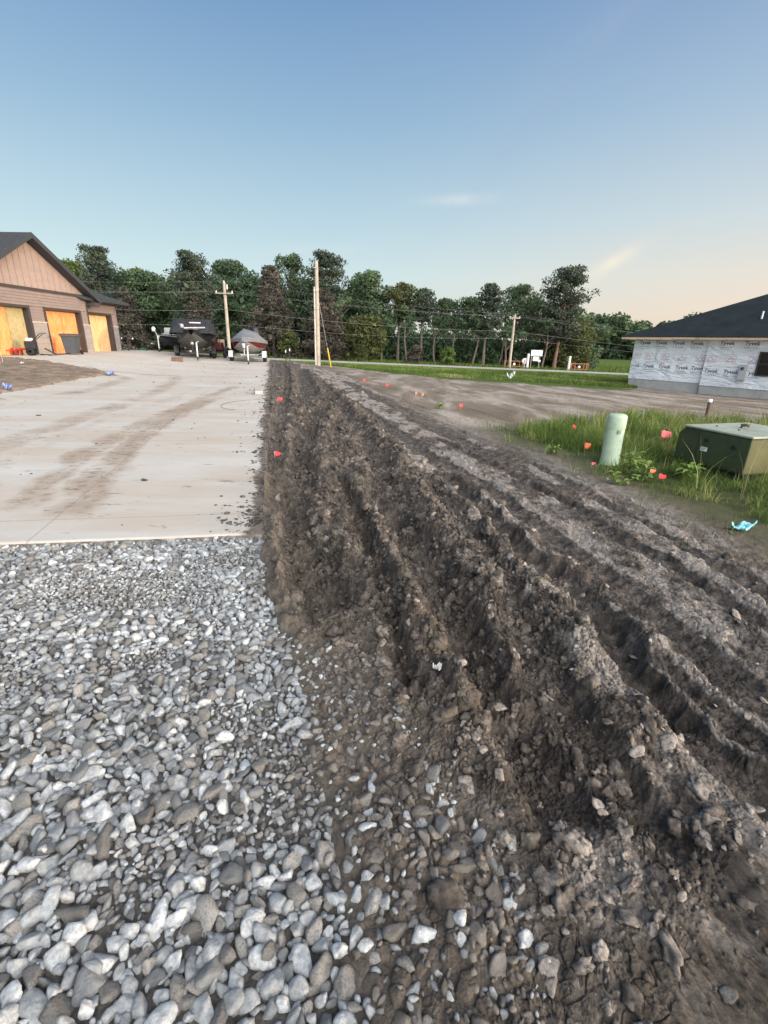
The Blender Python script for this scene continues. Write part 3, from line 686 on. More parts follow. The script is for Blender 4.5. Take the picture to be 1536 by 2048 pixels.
def near_grass():
    r = np.random.default_rng(31); n = 330000
    x = r.uniform(1.8, 19, n); y = r.uniform(3.2, 17, n)
    k = inpoly(x, y, [(p[0], p[1]) for p in GRASSP]) ; D, _, _ = dpoly(x, y, GRASSP+[GRASSP[0]])
    dens = np.where(k, ss(-.1, .55, np.abs(D)), 0)+np.where(~k, .35*np.exp(-np.abs(D)/.22), 0)
    cl = fbm(x*2.4, y*2.4, 501, 4); far = np.hypot(x, y)
    dens = dens*np.clip(.45+1.9*cl+.3*ss(.3, 1.2, np.abs(D)), .02, 1)*np.clip(9/far, .25, 1)
    kp = (r.random(n) < dens) & (np.arctan2(x, y) < 1.1); x, y, D, cl, far = x[kp], y[kp], D[kp], cl[kp], far[kp]; n = len(x)
    z = gz(x, y)
    inn = inpoly(x, y, GRASSP)
    h = (.07+.14*ss(0, .9, np.where(inn, np.abs(D), 0))+.20*cl)*np.exp(r.normal(0, .3, n)); h = h*(1-.45*((x > 3.2) & (x < 5.2) & (y < 6.6))); h = np.clip(h, .03, .46)
    nb = (y > 8)*.0; tone = np.clip(.33+.5*fbm(x*1.1, y*1.1, 505, 3)+r.normal(0, .2, n)+.16*ss(7, 11, y), 0, 1)
    w = r.uniform(.005, .010, n)*np.clip(far/7, .9, 2.2)
    V, Fc, t = blades(x, y, z-.01, h, w, r, tone, .6)
    # tall seeding stalks round the cabinet
    m = 300; px_ = r.uniform(3.6, 8.5, m); py_ = np.concatenate([r.uniform(3.9, 6.1, m//2), r.uniform(8, 14, m-m//2)])
    ok = inpoly(px_, py_, GRASSP); px_, py_ = px_[ok], py_[ok]
    V2, F2, t2 = blades(px_, py_, gz(px_, py_), r.uniform(.45, .85, len(px_)), r.uniform(.004, .008, len(px_)), r, r.uniform(.8, 1, len(px_)), .3)
    o = obj('grass', npmesh('grass', np.concatenate([V, V2]), np.concatenate([Fc, F2+len(V)]), GRASSM, True, {'tone': np.concatenate([t, t2])}))
    tag(o, 'tall unmown green grass growing round the green utility cabinet', 'grass', kind='stuff')
near_grass(); tick('near grass')
def far_grass():
    r = np.random.default_rng(32); n = 230000
    x = r.uniform(-9, 36, n); y = 31+18*r.random(n)
    k = softmask(x+.5*fbm(x*.5, y*.5, 201, 3), y+.8*fbm(x*.6, y*.6, 203, 3), STRIP, .6)
    kp = (k > .45) & (y < 47.8) & ~((x > 15.5) & (y < 34+.0*x) & (x > 19)) & (r.random(n) < .85); x, y = x[kp], y[kp]; n = len(x)
    cl = fbm(x*.6, y*.6, 511, 4); h = np.clip(.15+.14*cl+r.normal(0, .04, n), .05, .4)*(1-.72*ss(42, 47, y)); tone = np.clip(.34+.34*cl+.3*fbm(x*.12, y*.25, 515, 3)+r.normal(0, .14, n), 0, 1)
    V, Fc, t = blades(x, y, T(x, y)-.01, h, r.uniform(.03, .05, n), r, tone, .4, 2)
    n = 70000; x2 = r.uniform(-60, 110, n); y2 = 53.2+r.random(n)**1.4*26; h = np.clip(r.normal(.3, .1, n), .1, .7)
    V2, F2, t2 = blades(x2, y2, T(x2, y2)-.01, h, r.uniform(.05, .1, n), r, np.clip(r.normal(.25, .15, n), 0, 1), .4, 2)
    o = obj('verge_grass', npmesh('verge_grass', np.concatenate([V, V2]), np.concatenate([Fc, F2+len(V)]), GRASSM, True, {'tone': np.concatenate([t, t2])}))
    tag(o, 'bright green rough grass verge on both sides of the pale road', 'grass', kind='stuff')
far_grass(); tick('far grass')
# ================================================================== TREES
BARK = plain('bark', (.12, .098, .082), .95, .35, 3, .8, 14)
BARKR = plain('reddish_bark', (.20, .115, .082), .95, .3, 3, .8, 14)
def leafmat(name, lo, mid, hi, tr=.22):
    m, nt, b = newmat(name, .7, spec=.25); t = nt.attr('tone'); c = nt.ramp(t, [(0., lo), (.5, mid), (1., hi)]); nt.L(c, b.inputs['Base Color'])
    ts = nt.N('ShaderNodeBsdfTranslucent'); nt.L(c, ts.inputs[0]); ms_ = nt.N('ShaderNodeMixShader'); ms_.inputs[0].default_value = tr
    nt.L(b.outputs[0], ms_.inputs[1]); nt.L(ts.outputs[0], ms_.inputs[2]); nt.L(ms_.outputs[0], nt.n['Material Output'].inputs[0]); return m
LM = dict(
    dec=leafmat('deciduous_leaves', (.045, .075, .042), (.083, .13, .065), (.14, .19, .09), .3),
    lime=leafmat('light_leaves', (.05, .085, .025), (.09, .14, .035), (.15, .19, .06)),
    pine=leafmat('pine_needles', (.034, .048, .036), (.062, .082, .055), (.10, .122, .075), .15),
    brown=leafmat('dying_needles', (.044, .041, .033), (.080, .071, .054), (.12, .104, .08), .15),
    willow=leafmat('willow_leaves', (.04, .055, .02), (.08, .095, .032), (.13, .14, .05)))
def leafcloud(C, Rr, n, size, r, flat=1., tone0=None, stretch=None):
    """C centres (k,3), Rr radii (k,); returns V, F, tone"""
    k = len(C); w = Rr**2; idx = r.choice(k, n, p=w/w.sum()); d = r.normal(size=(n, 3)); d /= np.linalg.norm(d, axis=1)[:, None]
    rad = Rr[idx]*(.45+.62*r.random(n)**.6); p = C[idx]+d*rad[:, None]*np.array([1, 1, flat])
    nrm = d*.6+r.normal(size=(n, 3))*.7; nrm /= np.linalg.norm(nrm, axis=1)[:, None]
    t1 = np.cross(nrm, r.normal(size=(n, 3))); t1 /= np.linalg.norm(t1, axis=1)[:, None]; t2 = np.cross(nrm, t1)
    s = size*np.exp(r.normal(0, .3, n)); a = t1*s[:, None]; b = t2*(s*.55)[:, None]
    V = np.stack([p-a, p-b*.9+a*.1, p+a, p+b], 1).reshape(-1, 3); Fc = np.arange(4*n).reshape(n, 4)
    tn = (r.random(k) if tone0 is None else tone0)[idx]*.6+r.random(n)*.4
    return V, Fc, np.repeat(np.clip(tn, 0, 1), 4)
def tree(name, label, group, px, ptop, pbase_h, width_px, Y, kind, style, seed, crown0=.3, lean=0., bark=None, n=None, cat='tree'):
    r = np.random.default_rng(seed); X = at(px, 700, Y)[0]; zg = float(T(np.array(X), np.array(Y))) ; top = at(px, ptop, Y)[2]; Hh = top-zg
    W = abs(at(px+width_px/2, 640, Y)[0]-at(px-width_px/2, 640, Y)[0])/2*1.18
    t = thing(name, label, cat, (X, Y, zg-.05), 0, group); tm = MB(); bark = bark or BARK
    r0 = .012*Hh+.09
    tp = [(lean*Hh*(q**1.3)+.12*math.sin(q*5+seed)*q, .1*math.cos(q*4+seed)*q, Hh*q) for q in np.linspace(0, .94 if style in('pine', 'spruce') else .72, 8)]
    tm.tube(tp, [r0*(1.25 if i == 0 else 1-.85*i/7.5) for i in range(8)], 9)
    tx = lambda q: (np.interp(q, np.linspace(0, .94 if style in('pine', 'spruce') else .72, 8), [p[0] for p in tp]), np.interp(q, np.linspace(0, .94 if style in('pine', 'spruce') else .72, 8), [p[1] for p in tp]))
    C, Rr = [], []
    if style in ('dec', 'open'):
        k = 70 if style == 'dec' else 52
        for i in range(k):
            q = crown0+(1-crown0)*(r.random()**.85); prof = math.sin(PI*min(.97, .13+.80*((q-crown0)/(1-crown0))))**.55
            a = r.uniform(0, 2*PI); d = W*prof*(r.random()**.45)*.86; rad = W*(.17+.15*r.random())*(1 if style == 'dec' else .85)
            x, y = tx(min(q, .7)); zc = min(Hh*q, Hh-rad*.7); p = (x+d*math.cos(a), y+d*math.sin(a)*.9, zc); C.append(p); Rr.append(rad*1.15)
            if i % 2 == 0 or style == 'open':
                b0 = max(.12, q-.12-.3*d/Hh); xb, yb = tx(min(b0, .7)); m_ = ((xb+p[0])/2, (yb+p[1])/2, (Hh*min(b0, .7)*.35+p[2]*.65)-.2)
                tm.tube([(xb, yb, Hh*min(b0, .7)), m_, p], [r0*.42*(1-.5*q), r0*.26*(1-.4*q), .02], 5)
        flat = .8
    elif style == 'pine':
        L = 17; crown0 = max(.12, crown0-.14)
        for i in range(L):
            q = crown0+(1.0-crown0)*(i+r.uniform(-.3, .3))/L; q = min(max(q, crown0), .97); f = (q-crown0)/(1-crown0)
            reach = W*(math.sin(PI*min(.97, .22+.74*f))**.7)*r.uniform(.75, 1.05)
            for j in range(6):
                a = r.uniform(0, 2*PI); d = reach*r.uniform(.35, 1); xb, yb = tx(q-.02); p = (xb+d*math.cos(a), yb+d*math.sin(a), Hh*q+d*.22)
                tm.tube([(xb, yb, Hh*(q-.02)), ((xb+p[0])/2, (yb+p[1])/2, Hh*q-.05), p], [r0*.3*(1-.6*f), r0*.18*(1-.6*f), .02], 4)
                C.append(p); Rr.append(W*(.15+.11*r.random()))
                C.append(tuple(np.array(p)*.55+np.array((xb, yb, Hh*q))*.45)); Rr.append(W*(.14+.10*r.random()))
        C.append((tx(.93)[0], tx(.93)[1], Hh*.95)); Rr.append(W*.16); flat = .62
    else:                       # spruce: drooping whorls to the ground
        L = 20
        for i in range(L):
            f = (i+.5)/L; q = crown0+(.985-crown0)*f; reach = W*(1-f)**.72*r.uniform(.8, 1.08)+.25
            for j in range(8):
                a = r.uniform(0, 2*PI); d = reach*r.uniform(.35, 1); xb, yb = tx(min(q, .93)); p = (xb+d*math.cos(a), yb+d*math.sin(a), Hh*q-d*.18)
                if j < 4: tm.tube([(xb, yb, Hh*q), p], [.05, .015], 4)
                C.append(p); Rr.append(.28+.16*W*(1-f*.6)*r.uniform(.6, 1.1))
        flat = .6
    C = np.array(C); Rr = np.array(Rr)
    nn = n or int(np.clip(5200*W*Hh/12, 4500, 34000)); 
    if style == 'open': nn = int(nn*.5)
    if style == 'pine': nn = int(nn*.95)
    V, Fc, tn = leafcloud(C, Rr, nn, .115 if style != 'dec' else .15, r, flat)
    tm.build('trunk', bark, t); obj('crown', npmesh('crown', V, Fc, LM[kind], False, {'tone': tn}), t)
    return t
TG = 'trees in the belt beyond the road'
TREES = [
 ('deciduous_tree','light green tree rising just above the garage roof slope',168,524,90,62,'lime','dec',.2,0),
 ('pine_tree','tall dark tree with a rounded crown right of the garage eave',222,493,98,57,'pine','pine',.25,0),
 ('deciduous_tree','green leafy tree between the garage eave and the tall pine behind the boats',296,541,110,60,'dec','dec',.12,0),
 ('deciduous_tree','low dark green tree behind the small boat and its trailer',318,600,100,66,'dec','dec',.12,0),
 ('spruce_tree','brownish spruce with bare lower twigs beside the garage end wall',262,575,80,55,'brown','spruce',.08,0),
 ('pine_tree','tall pine with a rounded dark crown standing above the black covered boat',396,502,96,56,'pine','pine',.40,0),
 ('spruce_tree','brown needled conifer directly behind the black covered boat',402,590,88,55,'brown','spruce',.10,0),
 ('deciduous_tree','bright green tree just behind the crossarm utility pole',480,524,92,66,'dec','dec',.15,0),
 ('spruce_tree','dark brown conical spruce behind the red hulled boat',548,527,92,56,'brown','spruce',.06,0),
 ('deciduous_tree','spiky topped green tree left of the bare wooden pole',583,506,74,64,'dec','open',.35,.02),
 ('pine_tree','tallest dark tree, its crown directly behind the top of the bare wooden pole',652,501,98,62,'pine','pine',.35,0),
 ('spruce_tree','reddish brown spruce with drooping branches at the foot of the bare wooden pole',648,575,100,55,'brown','spruce',.10,0),
 ('deciduous_tree','broad green tree immediately right of the bare wooden pole',733,545,96,60,'dec','dec',.22,0),
 ('willow_tree','yellow green drooping tree standing low at the road edge right of the bare wooden pole',728,632,82,56,'willow','dec',.05,0),
 ('deciduous_tree','thin crowned tree with pale sky showing between its stems',795,565,72,60,'willow','open',.58,.02),
 ('pine_tree','dark narrow pine in the gap of open trunks at the middle of the tree belt',842,578,56,60,'pine','pine',.72,0),
 ('deciduous_tree','slender wispy tree over the dip in the tree line',888,598,62,63,'dec','open',.62,-.02),
 ('deciduous_tree','medium green tree left of the pointed dark pine',928,594,66,62,'dec','open',.58,.03),
 ('pine_tree','dark pine with a pointed top left of the short roadside pole',968,566,58,58,'pine','pine',.52,0),
 ('deciduous_tree','round topped green tree behind the short roadside pole',1033,571,84,63,'dec','open',.55,0),
 ('pine_tree','largest open branched pine, leaning right behind the white notice board',1112,531,104,58,'pine','pine',.42,.05),
 ('deciduous_tree','tangled green tree between the notice board and the tall leaning pine',1068,600,70,64,'dec','open',.55,.05),
 ('deciduous_tree','low bushy tree at the right hand end of the tree belt',1140,640,100,60,'willow','dec',.03,0),
 ('cedar_tree','small brownish cedar among the shaded trunks left of the pointed pine',830,690,24,55,'brown','spruce',.02,0),
 ('bush','sunlit yellow green bush at the road edge left of the short roadside pole',895,694,26,54.6,'lime','dec',.02,0),
 ('sapling','small sapling at the road edge behind the bare earth, left of the bare wooden pole',576,662,36,54.8,'willow','dec',.25,0),
]
for i, (nm, lb, px, top, wpx, Yd, kd, stl, c0, ln) in enumerate(TREES):
    tree(nm, lb, TG, px, top, 0, wpx, Yd, kd, stl, 100+i, c0, ln, BARKR if 'reddish' in lb or 'leaning' in lb else None, cat=nm.replace('_', ' '))
tick('trees')
def thicket():
    r = np.random.default_rng(77); C = []; Rr = []; tone = []
    for i in range(1500):                      # understorey behind the trunks
        px = r.uniform(150, 1185); Y = r.uniform(61, 74); X = at(px, 690, Y)[0]; zt = float(T(np.array(X), np.array(Y)))
        gap = 1.0 if px < 780 else .62
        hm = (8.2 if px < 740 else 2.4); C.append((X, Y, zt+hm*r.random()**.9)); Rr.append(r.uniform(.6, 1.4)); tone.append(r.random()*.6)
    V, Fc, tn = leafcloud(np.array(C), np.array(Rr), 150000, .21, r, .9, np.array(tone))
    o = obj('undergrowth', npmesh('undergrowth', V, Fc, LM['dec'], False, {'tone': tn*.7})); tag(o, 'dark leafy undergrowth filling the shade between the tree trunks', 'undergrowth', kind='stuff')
    C = []; Rr = []; tone = []
    for i in range(1100):
        X = r.uniform(-140, 260) if i % 2 else r.uniform(50, 125); Y = r.uniform(150, 190); C.append((X, Y, r.uniform(-3, 9.2)*1.0+1.2*math.sin(X*.13)+.9*math.sin(X*.31))); Rr.append(r.uniform(1.6, 3.4)); tone.append(r.random())
    V, Fc, tn = leafcloud(np.array(C), np.array(Rr), 170000, .55, r, .9, np.array(tone))
    o = obj('distant_wood', npmesh('distant_wood', V, Fc, LM['dec'], False, {'tone': tn})); tag(o, 'distant line of dark woodland seen past the corner of the wrapped house', 'woodland', kind='stuff')
thicket(); tick('thicket')
# bare poplar-like stems between the crowns
for i, (px, top, Yd) in enumerate([(690,600,58),(760,630,58),(812,612,59),(870,630,60),(905,640,59),(948,630,58),(1000,620,61),(1010,650,58),(1045,630,62),(612,640,57),(500,610,58),(1090,640,57)]):
    r = np.random.default_rng(900+i); X = at(px, 700, Yd)[0]; zg = float(T(np.array(X), np.array(Yd))); Hh = at(px, top, Yd)[2]-zg
    near_ = ['broad green tree','yellow green drooping tree','thin crowned tree','dip in the tree line','slender wispy tree','pointed dark pine','round topped green tree','short roadside pole','white notice board','reddish brown spruce','crossarm utility pole','tall leaning pine'][i]
    t = thing('tree_trunk', 'slim bare stem with a few forked twigs beside the '+near_, 'tree trunk', (X, Yd, zg-.05), 0, 'slim bare stems in the tree belt')
    m = MB(); ln = r.uniform(-.06, .09); pts = [(ln*q*Hh+.15*math.sin(q*6+i), 0, q*Hh) for q in np.linspace(0, 1, 6)]; m.tube(pts, [.14, .12, .10, .08, .06, .02], 7)
    for j in range(7):
        q = r.uniform(.4, .9); b0 = (np.interp(q, np.linspace(0, 1, 6), [p[0] for p in pts]), 0, q*Hh); d = r.uniform(.6, 1.8); sg = r.choice([-1, 1])
        m.tube([b0, (b0[0]+sg*d*.5, r.uniform(-.5, .5), b0[2]+d*.5), (b0[0]+sg*d*.8, r.uniform(-.8, .8), b0[2]+d*1.2)], [.05, .03, .012], 5)
    m.build('trunk', BARK, t)
    C = np.array([(pts[-1][0]+r.normal(0, .7), r.normal(0, .5), Hh*r.uniform(.75, 1.)) for _ in range(9)]); V, Fc, tn = leafcloud(C, np.full(9, .5), 900, .12, r, .8)
    obj('crown', npmesh('crown', V, Fc, LM['dec'], False, {'tone': tn}), t)
# ================================================================== COMMON MATERIALS
def siding(name, c): return plain(name, c, .8, .1, 3, .3, 40)
TAN = siding('tan_siding', (.235, .183, .163)); TANG = siding('tan_panel', (.33, .248, .213)); GREYS = siding('brown_trim', (.055, .045, .04))
SHING, nt, b = newmat('shingles', .9, spec=.2)
n_ = nt.noise(9, 5, .7, nt.co('Object', (1, 1, 3))); nt.L(nt.ramp(n_, [(.35, (.030, .032, .036)), (.65, (.062, .064, .068))]), b.inputs['Base Color']); nt.L(nt.bump(nt.noise(30, 4, .7, nt.co()), .6, .02), b.inputs['Normal'])
FELT = plain('roof_felt', (.022, .028, .031), .95, .2, 1.2, .3, 10, spec=.05)
FASC = plain('dark_fascia', (.045, .05, .055), .5, .1, 2); SOFF = plain('soffit', (.06, .055, .055), .7, .1, 2)
BLK = plain('black_plastic', (.02, .021, .023), .5, .2, 5); STEELG = plain('galvanised_steel', (.42, .43, .44), .45, .15, 8, metal=.6)
WHT = plain('white_paint', (.72, .72, .70), .55, .08, 4, dirt=(.5, .46, .4)); RUB = plain('rubber', (.018, .018, .019), .85, .2, 10)
WOODP = plain('weathered_pole_wood', (.40, .335, .265), .9, .2, 2.5, .6, 20)
def osb(name, lo, mid, hi):
    m, nt, b = newmat(name, .75); n1 = nt.noise(1, 3, .7, nt.co('Object', (9, 9, 4)), 1.5); v = nt.N('ShaderNodeTexVoronoi'); v.inputs['Scale'].default_value = 7; nt.L(nt.co('Object', (1, 1, .6)), v.inputs['Vector'])
    c = nt.ramp(n1, [(.3, lo), (.5, mid), (.7, hi)]); c = nt.mix(nt.math('MULTIPLY', v.outputs['Color'], .7), c, hi); nt.L(c, b.inputs['Base Color']); return m
OSBO = osb('orange_board', (.70, .15, .035), (.88, .235, .06), (.92, .42, .18)); OSBT = osb('tan_board', (.52, .26, .10), (.74, .42, .18), (.80, .52, .27)); OSBG = osb('olive_board', (.22, .16, .07), (.36, .29, .13), (.46, .38, .20))
# ================================================================== GARAGE HOUSE
k0 = .05; X0 = -18.; Y0 = 20.5; ZG = .62
gx0 = X0+k0*Y0
hs = thing('garage_house', 'tan sided house with a gable over boarded up garage doors and a dark shingle roof', 'house', (gx0, Y0, ZG), math.atan2(1, k0))
# local: x along wall, y inward, z up from slab.  wall gable part x 0..7.5, side bay x 7.5..10.4
def stone_mat():
    m, nt, b = newmat('stone_veneer', .9); br = nt.N('ShaderNodeTexBrick'); br.inputs['Scale'].default_value = 1; br.inputs['Brick Width'].default_value = .62; br.inputs['Row Height'].default_value = .26; br.inputs['Mortar Size'].default_value = .008
    br.inputs['Color1'].default_value = (.36, .29, .24, 1); br.inputs['Color2'].default_value = (.27, .25, .235, 1); br.inputs['Mortar'].default_value = (.2, .17, .15, 1)
    mp = nt.N('ShaderNodeMapping'); mp.inputs['Rotation'].default_value = (PI/2, 0, 0); nt.L(nt.N('ShaderNodeTexCoord').outputs['Object'], mp.inputs['Vector']); nt.L(mp.outputs[0], br.inputs['Vector'])
    nt.L(nt.mix(nt.ramp(nt.noise(5, 5, .6, nt.co()), [(.35, .35), (.65, 0.)]), br.outputs['Color'], (.2, .18, .165)), b.inputs['Base Color']); return m
STV = stone_mat()
doors = [(.69, 3.18, 0), (4.32, 6.81, 0), (7.77, 9.82, .18)]
TOP = 2.08; LEDGE = 1.46; EAVE = 2.98; SOFZ = 2.98
def lapwall(m, x0, x1, z0, z1, y, p=.13):
    z = z0
    while z < z1-1e-4:
        zz = min(z+p, z1)
        V = [(x0, y-.032, z), (x1, y-.032, z), (x1, y-.006, zz), (x0, y-.006, zz), (x0, y+.05, z), (x1, y+.05, z), (x1, y+.05, zz), (x0, y+.05, zz)]
        m.add(V, [(0, 1, 2, 3), (0, 4, 5, 1), (3, 2, 6, 7), (0, 3, 7, 4), (1, 5, 6, 2)]); z = zz
m = MB()
lapwall(m, 0, 7.5, TOP+.12, 2.92, 0)
for a, b_ in ((0, .555), (3.315, 4.185), (6.945, 7.5)): lapwall(m, a, b_, LEDGE+.06, TOP+.12, 0)
m.build('siding', TAN, hs)
m = MB(); lapwall(m, 7.5, 10.4, TOP+.12, 2.92, .18); lapwall(m, 7.5, 7.635, LEDGE+.06, TOP+.12, .18); lapwall(m, 9.955, 10.4, LEDGE+.06, TOP+.12, .18)
m.build('siding', TAN, hs)
for a, b_, y in ((-.02, .555, 0), (3.315, 4.185, 0), (6.945, 7.53, 0), (7.53, 7.635, .18), (9.955, 10.42, .18)):
    mm = MB(); mm.box((a, y-.075, 0), (b_, y+.06, LEDGE)); pr = mm.build('stone_veneer', STV, hs)
    mm = MB(); mm.box((a-.02, y-.10, LEDGE), (b_+.02, y+.05, LEDGE+.06)); mm.build('stone_ledge', plain('stone_cap', (.42, .36, .31), .9), pr)
# gable panel board and batten (triangle), apex x=3.75
AP = 5.62
m = MB(); m.prism([(-.0, 2.98), (7.5, 2.98), (3.75, 2.98+3.75*.56)], -.02, .05)
x = .0
for i in range(19):
    x = .2+i*.395
    zt = 2.98+(3.75-abs(x-3.75))*.56-.04
    if zt > 3.05: m.box((x-.025, -.045, 2.99), (x+.025, -.0205, zt))
m.build('gable_panel', TANG, hs)
m = MB(); m.box((-.03, -.055, 2.87), (7.53, .03, 3.0)); m.build('band_trim', GREYS, hs)
m = MB(); m.box((7.46, -.04, LEDGE+.06), (7.56, .2, 2.87)); m.build('corner_trim', GREYS, hs)
m = MB(); m.box((10.36, .13, LEDGE+.06), (10.43, .2, 2.9)); m.build('corner_trim', TAN, hs)
for i, (a, b_, y) in enumerate(doors):
    d = MB(); d.box((a-.13, y-.05, 0), (a, y+.35, TOP+.12)); d.box((b_, y-.05, 0), (b_+.13, y+.35, TOP+.12)); d.box((a, y-.05, TOP-.0), (b_, y+.35, TOP+.12)); fr = d.build('door_frame', GREYS, hs)
    mats = [(OSBO, OSBG), (OSBO, OSBO), (OSBT, OSBT)][i]; q = a+(b_-a)*(.60 if i == 0 else .55 if i == 1 else .5)
    for j, (u, v) in enumerate(((a, q-.004), (q+.004, b_))):
        pm = MB(); pm.bbox((u+.003, y+.24-.01*j, .03), (v-.003, y+.262-.01*j, TOP-.005), .002); pm.build('board_panel', mats[j], hs, [['bright orange board sheet', 'olive brown board sheet'], ['bright orange board sheet', 'bright orange board sheet'], ['pale tan board sheet', 'pale tan board sheet']][i][j])
m = MB(); m.box((.0, .62, .0), (10.3, 9, 2.9)); m.box((-9, .8, 0), (-.001, 9, 2.9)); m.build('wall', TAN, hs)
# roofs : gable wing running inward + main hip wing
SL = .56; OV = .5
def slabq(m, P, t=.14):     # P quad/tri top corners; thickness downwards
    n = len(P); V = list(P)+[(x, y, z-t) for x, y, z in P]; m.add(V, [tuple(range(n)), tuple(range(n, 2*n))[::-1]]+[(i, n+i, n+(i+1) % n, (i+1) % n) for i in range(n)])
zr = lambda x: 2.98+(3.75-abs(x-3.75))*SL+.2
m = MB(); A = 3.75+4.35
slabq(m, [(3.75, -OV, zr(3.75)), (A, -OV, zr(A)), (A, 8.6, zr(A)), (3.75, 8.6, zr(3.75))]); B_ = 3.75-4.35
slabq(m, [(3.75, 8.6, zr(3.75)), (B_, 8.6, zr(B_)), (B_, -OV, zr(B_)), (3.75, -OV, zr(3.75))]); rf = m.build('roof', SHING, hs)
m = MB(); ez = zr(8.)-.02; E1 = 10.4+.62; YF = .18-.5; zs = lambda y: ez+(y-YF)*.42
slabq(m, [(7.2, YF, ez), (E1, YF, ez), (E1-4.6, YF+4.6, zs(YF+4.6)), (3.8, YF+4.6, zs(YF+4.6)), (3.8, YF+2, zs(YF+2))]); slabq(m, [(E1, YF, ez), (E1, 9.4, ez), (E1-4.6, YF+4.6, zs(YF+4.6))]); m.build('roof', SHING, hs)
m = MB()
for sg in (1, -1):
    xa, xb = 3.75, 3.75+sg*4.37; V = [(xa, -OV-.03, zr(3.75)+.01), (xb, -OV-.03, zr(3.75+4.37)+.01), (xb, -OV-.03, zr(3.75+4.37)-.24), (xa, -OV-.03, zr(3.75)-.22)]
    V2 = [(x_, y_+.028, z_) for x_, y_, z_ in V]; m.add(V+V2, [(0, 1, 2, 3), (7, 6, 5, 4), (0, 4, 5, 1), (1, 5, 6, 2), (2, 6, 7, 3), (3, 7, 4, 0)])
m.build('rake_fascia', FASC, hs)
m = MB()
for sg in (1, -1):
    xb = 3.75+sg*4.3; zb = zr(3.75+4.3)-.2; V = [(3.75, -OV+.0, zr(3.75)-.17), (xb, -OV, zb), (xb, -.05, zb), (3.75, -.05, zr(3.75)-.17)]; slabq(m, V, .02)
m.box((7.58, -OV+.02, zr(8.05)-.40), (8.08, .1, zr(8.05)-.21)); m.box((7.6, YF+.03, ez-.19), (E1-.03, .2, ez-.155)); m.box((10.45, .2, ez-.19), (E1-.03, 9, ez-.155)); m.build('soffit', SOFF, hs)
m = MB(); m.box((8.12, YF-.11, ez-.15), (E1+.1, YF-.005, ez-.02)); m.box((E1+.005, YF-.11, ez-.15), (E1+.11, 9.3, ez-.021)); gt = m.build('gutter', FASC, hs)
m = MB(); m.tube([(E1+.02, .05, ez-.15), (E1-.1, .12, ez-.3), (10.47, .14, ez-.45), (10.47, .14, .1)], .045, 6); m.build('downspout', FASC, hs)
# ================================================================== WRAPPED HOUSE
WA = math.atan2(-.8211, .5708); CX, CY, WZ = 16.15, 33., -.80
wh = thing('wrapped_house', 'unfinished house covered in printed white house wrap under a dark low hip roof', 'house', (CX, CY, 0), WA)
FOUN = plain('foundation_concrete', (.36, .36, .35), .9, .15, 2.5, .4, 30)
WRAP, nt, b = newmat('house_wrap', .55, spec=.4)
wv = nt.N('ShaderNodeTexWave', wave_type='BANDS'); mp = nt.N('ShaderNodeMapping'); mp.inputs['Rotation'].default_value = (0, .5, 0); mp.inputs['Scale'].default_value = (.45, 1, 1.5); nt.L(nt.N('ShaderNodeTexCoord').outputs['Object'], mp.inputs['Vector'])
nz = nt.noise(1.1, 5, .6, mp.outputs[0], 2.2); nt.L(nt.ramp(nt.noise(.8, 4, .5, nt.co()), [(.3, (.70, .74, .79)), (.7, (.80, .83, .86))]), b.inputs['Base Color']); nt.L(nt.bump(nz, 1., .22), b.inputs['Normal'])
STEP = 4.49
for x0, x1, y0, zb in ((0, STEP, 0, -1.2), (STEP, 14, -.15, -1.3)):
    m = MB(); m.box((x0+.02, y0+.02, zb), (x1-.001, 10, -.23 if x0 == 0 else -.33)); m.build('foundation', FOUN, wh)
    # wrap with slight real billow
    nx = int((x1-x0)/.08); nz_ = 32; xs2, zs2 = np.meshgrid(np.linspace(x0, x1, nx), np.linspace(-.24 if x0 == 0 else -.34, 2.2, nz_), indexing='ij')
    yy = y0-.012-.012*np.abs(fbm(xs2*1.2+zs2*.8, zs2*2.6-xs2*.5, 601, 3)); V = np.stack([xs2.ravel(), yy.ravel(), zs2.ravel()], 1)
    I = np.arange(nx-1)[:, None]*nz_; J = np.arange(nz_-1)[None, :]; Fw = np.stack([I+J, I+nz_+J, I+nz_+J+1, I+J+1], -1).reshape(-1, 4)
    obj('house_wrap', npmesh('house_wrap', V, Fw, WRAP, True), wh)
m = MB(); m.box((.0, .02, -.23), (STEP+.1, 10, 2.2)); m.box((STEP, -.149, -.33), (14, 10, 2.2)); m.build('wall', WRAP, wh)
EV = 2.33; O2 = .62
LUM = plain('new_lumber', (.62, .46, .32), .8, .12, 5)
m = MB(); m.box((-O2, -O2, EV-.13), (STEP+.2, -O2+.03, EV)); m.box((-O2, -O2+.03, EV-.13), (-O2+.03, 10, EV)); m.box((STEP-.35, -O2-.15, EV-.13), (14.5, -O2-.12, EV+.01)); m.build('fascia', LUM, wh)
m = MB(); m.box((-O2+.04, -O2+.04, EV-.10), (14, .05, EV-.06)); m.build('soffit', plain('soffit_board', (.45, .40, .34), .8), wh)
PT = .465; m = MB(); Dp = 6.4
slabq(m, [(-O2-.03, -O2-.03, EV+.03), (14.6, -O2-.03, EV+.03), (14.6, -O2+Dp, EV+.03+Dp*PT), (-O2+Dp, -O2+Dp, EV+.03+Dp*PT)], .03)
slabq(m, [(-O2-.03, -O2-.03, EV+.03), (-O2+Dp, -O2+Dp, EV+.03+Dp*PT), (-O2-.03, -O2+2*Dp, EV+.03)], .03)
slabq(m, [(STEP-.38, -O2-.18, EV+.015), (14.6, -O2-.18, EV+.015), (14.6, 1.2, EV+.05+1.85*PT), (STEP+.9, 1.2, EV+.05+1.85*PT)], .03)
rf = m.build('roof', FELT, wh)
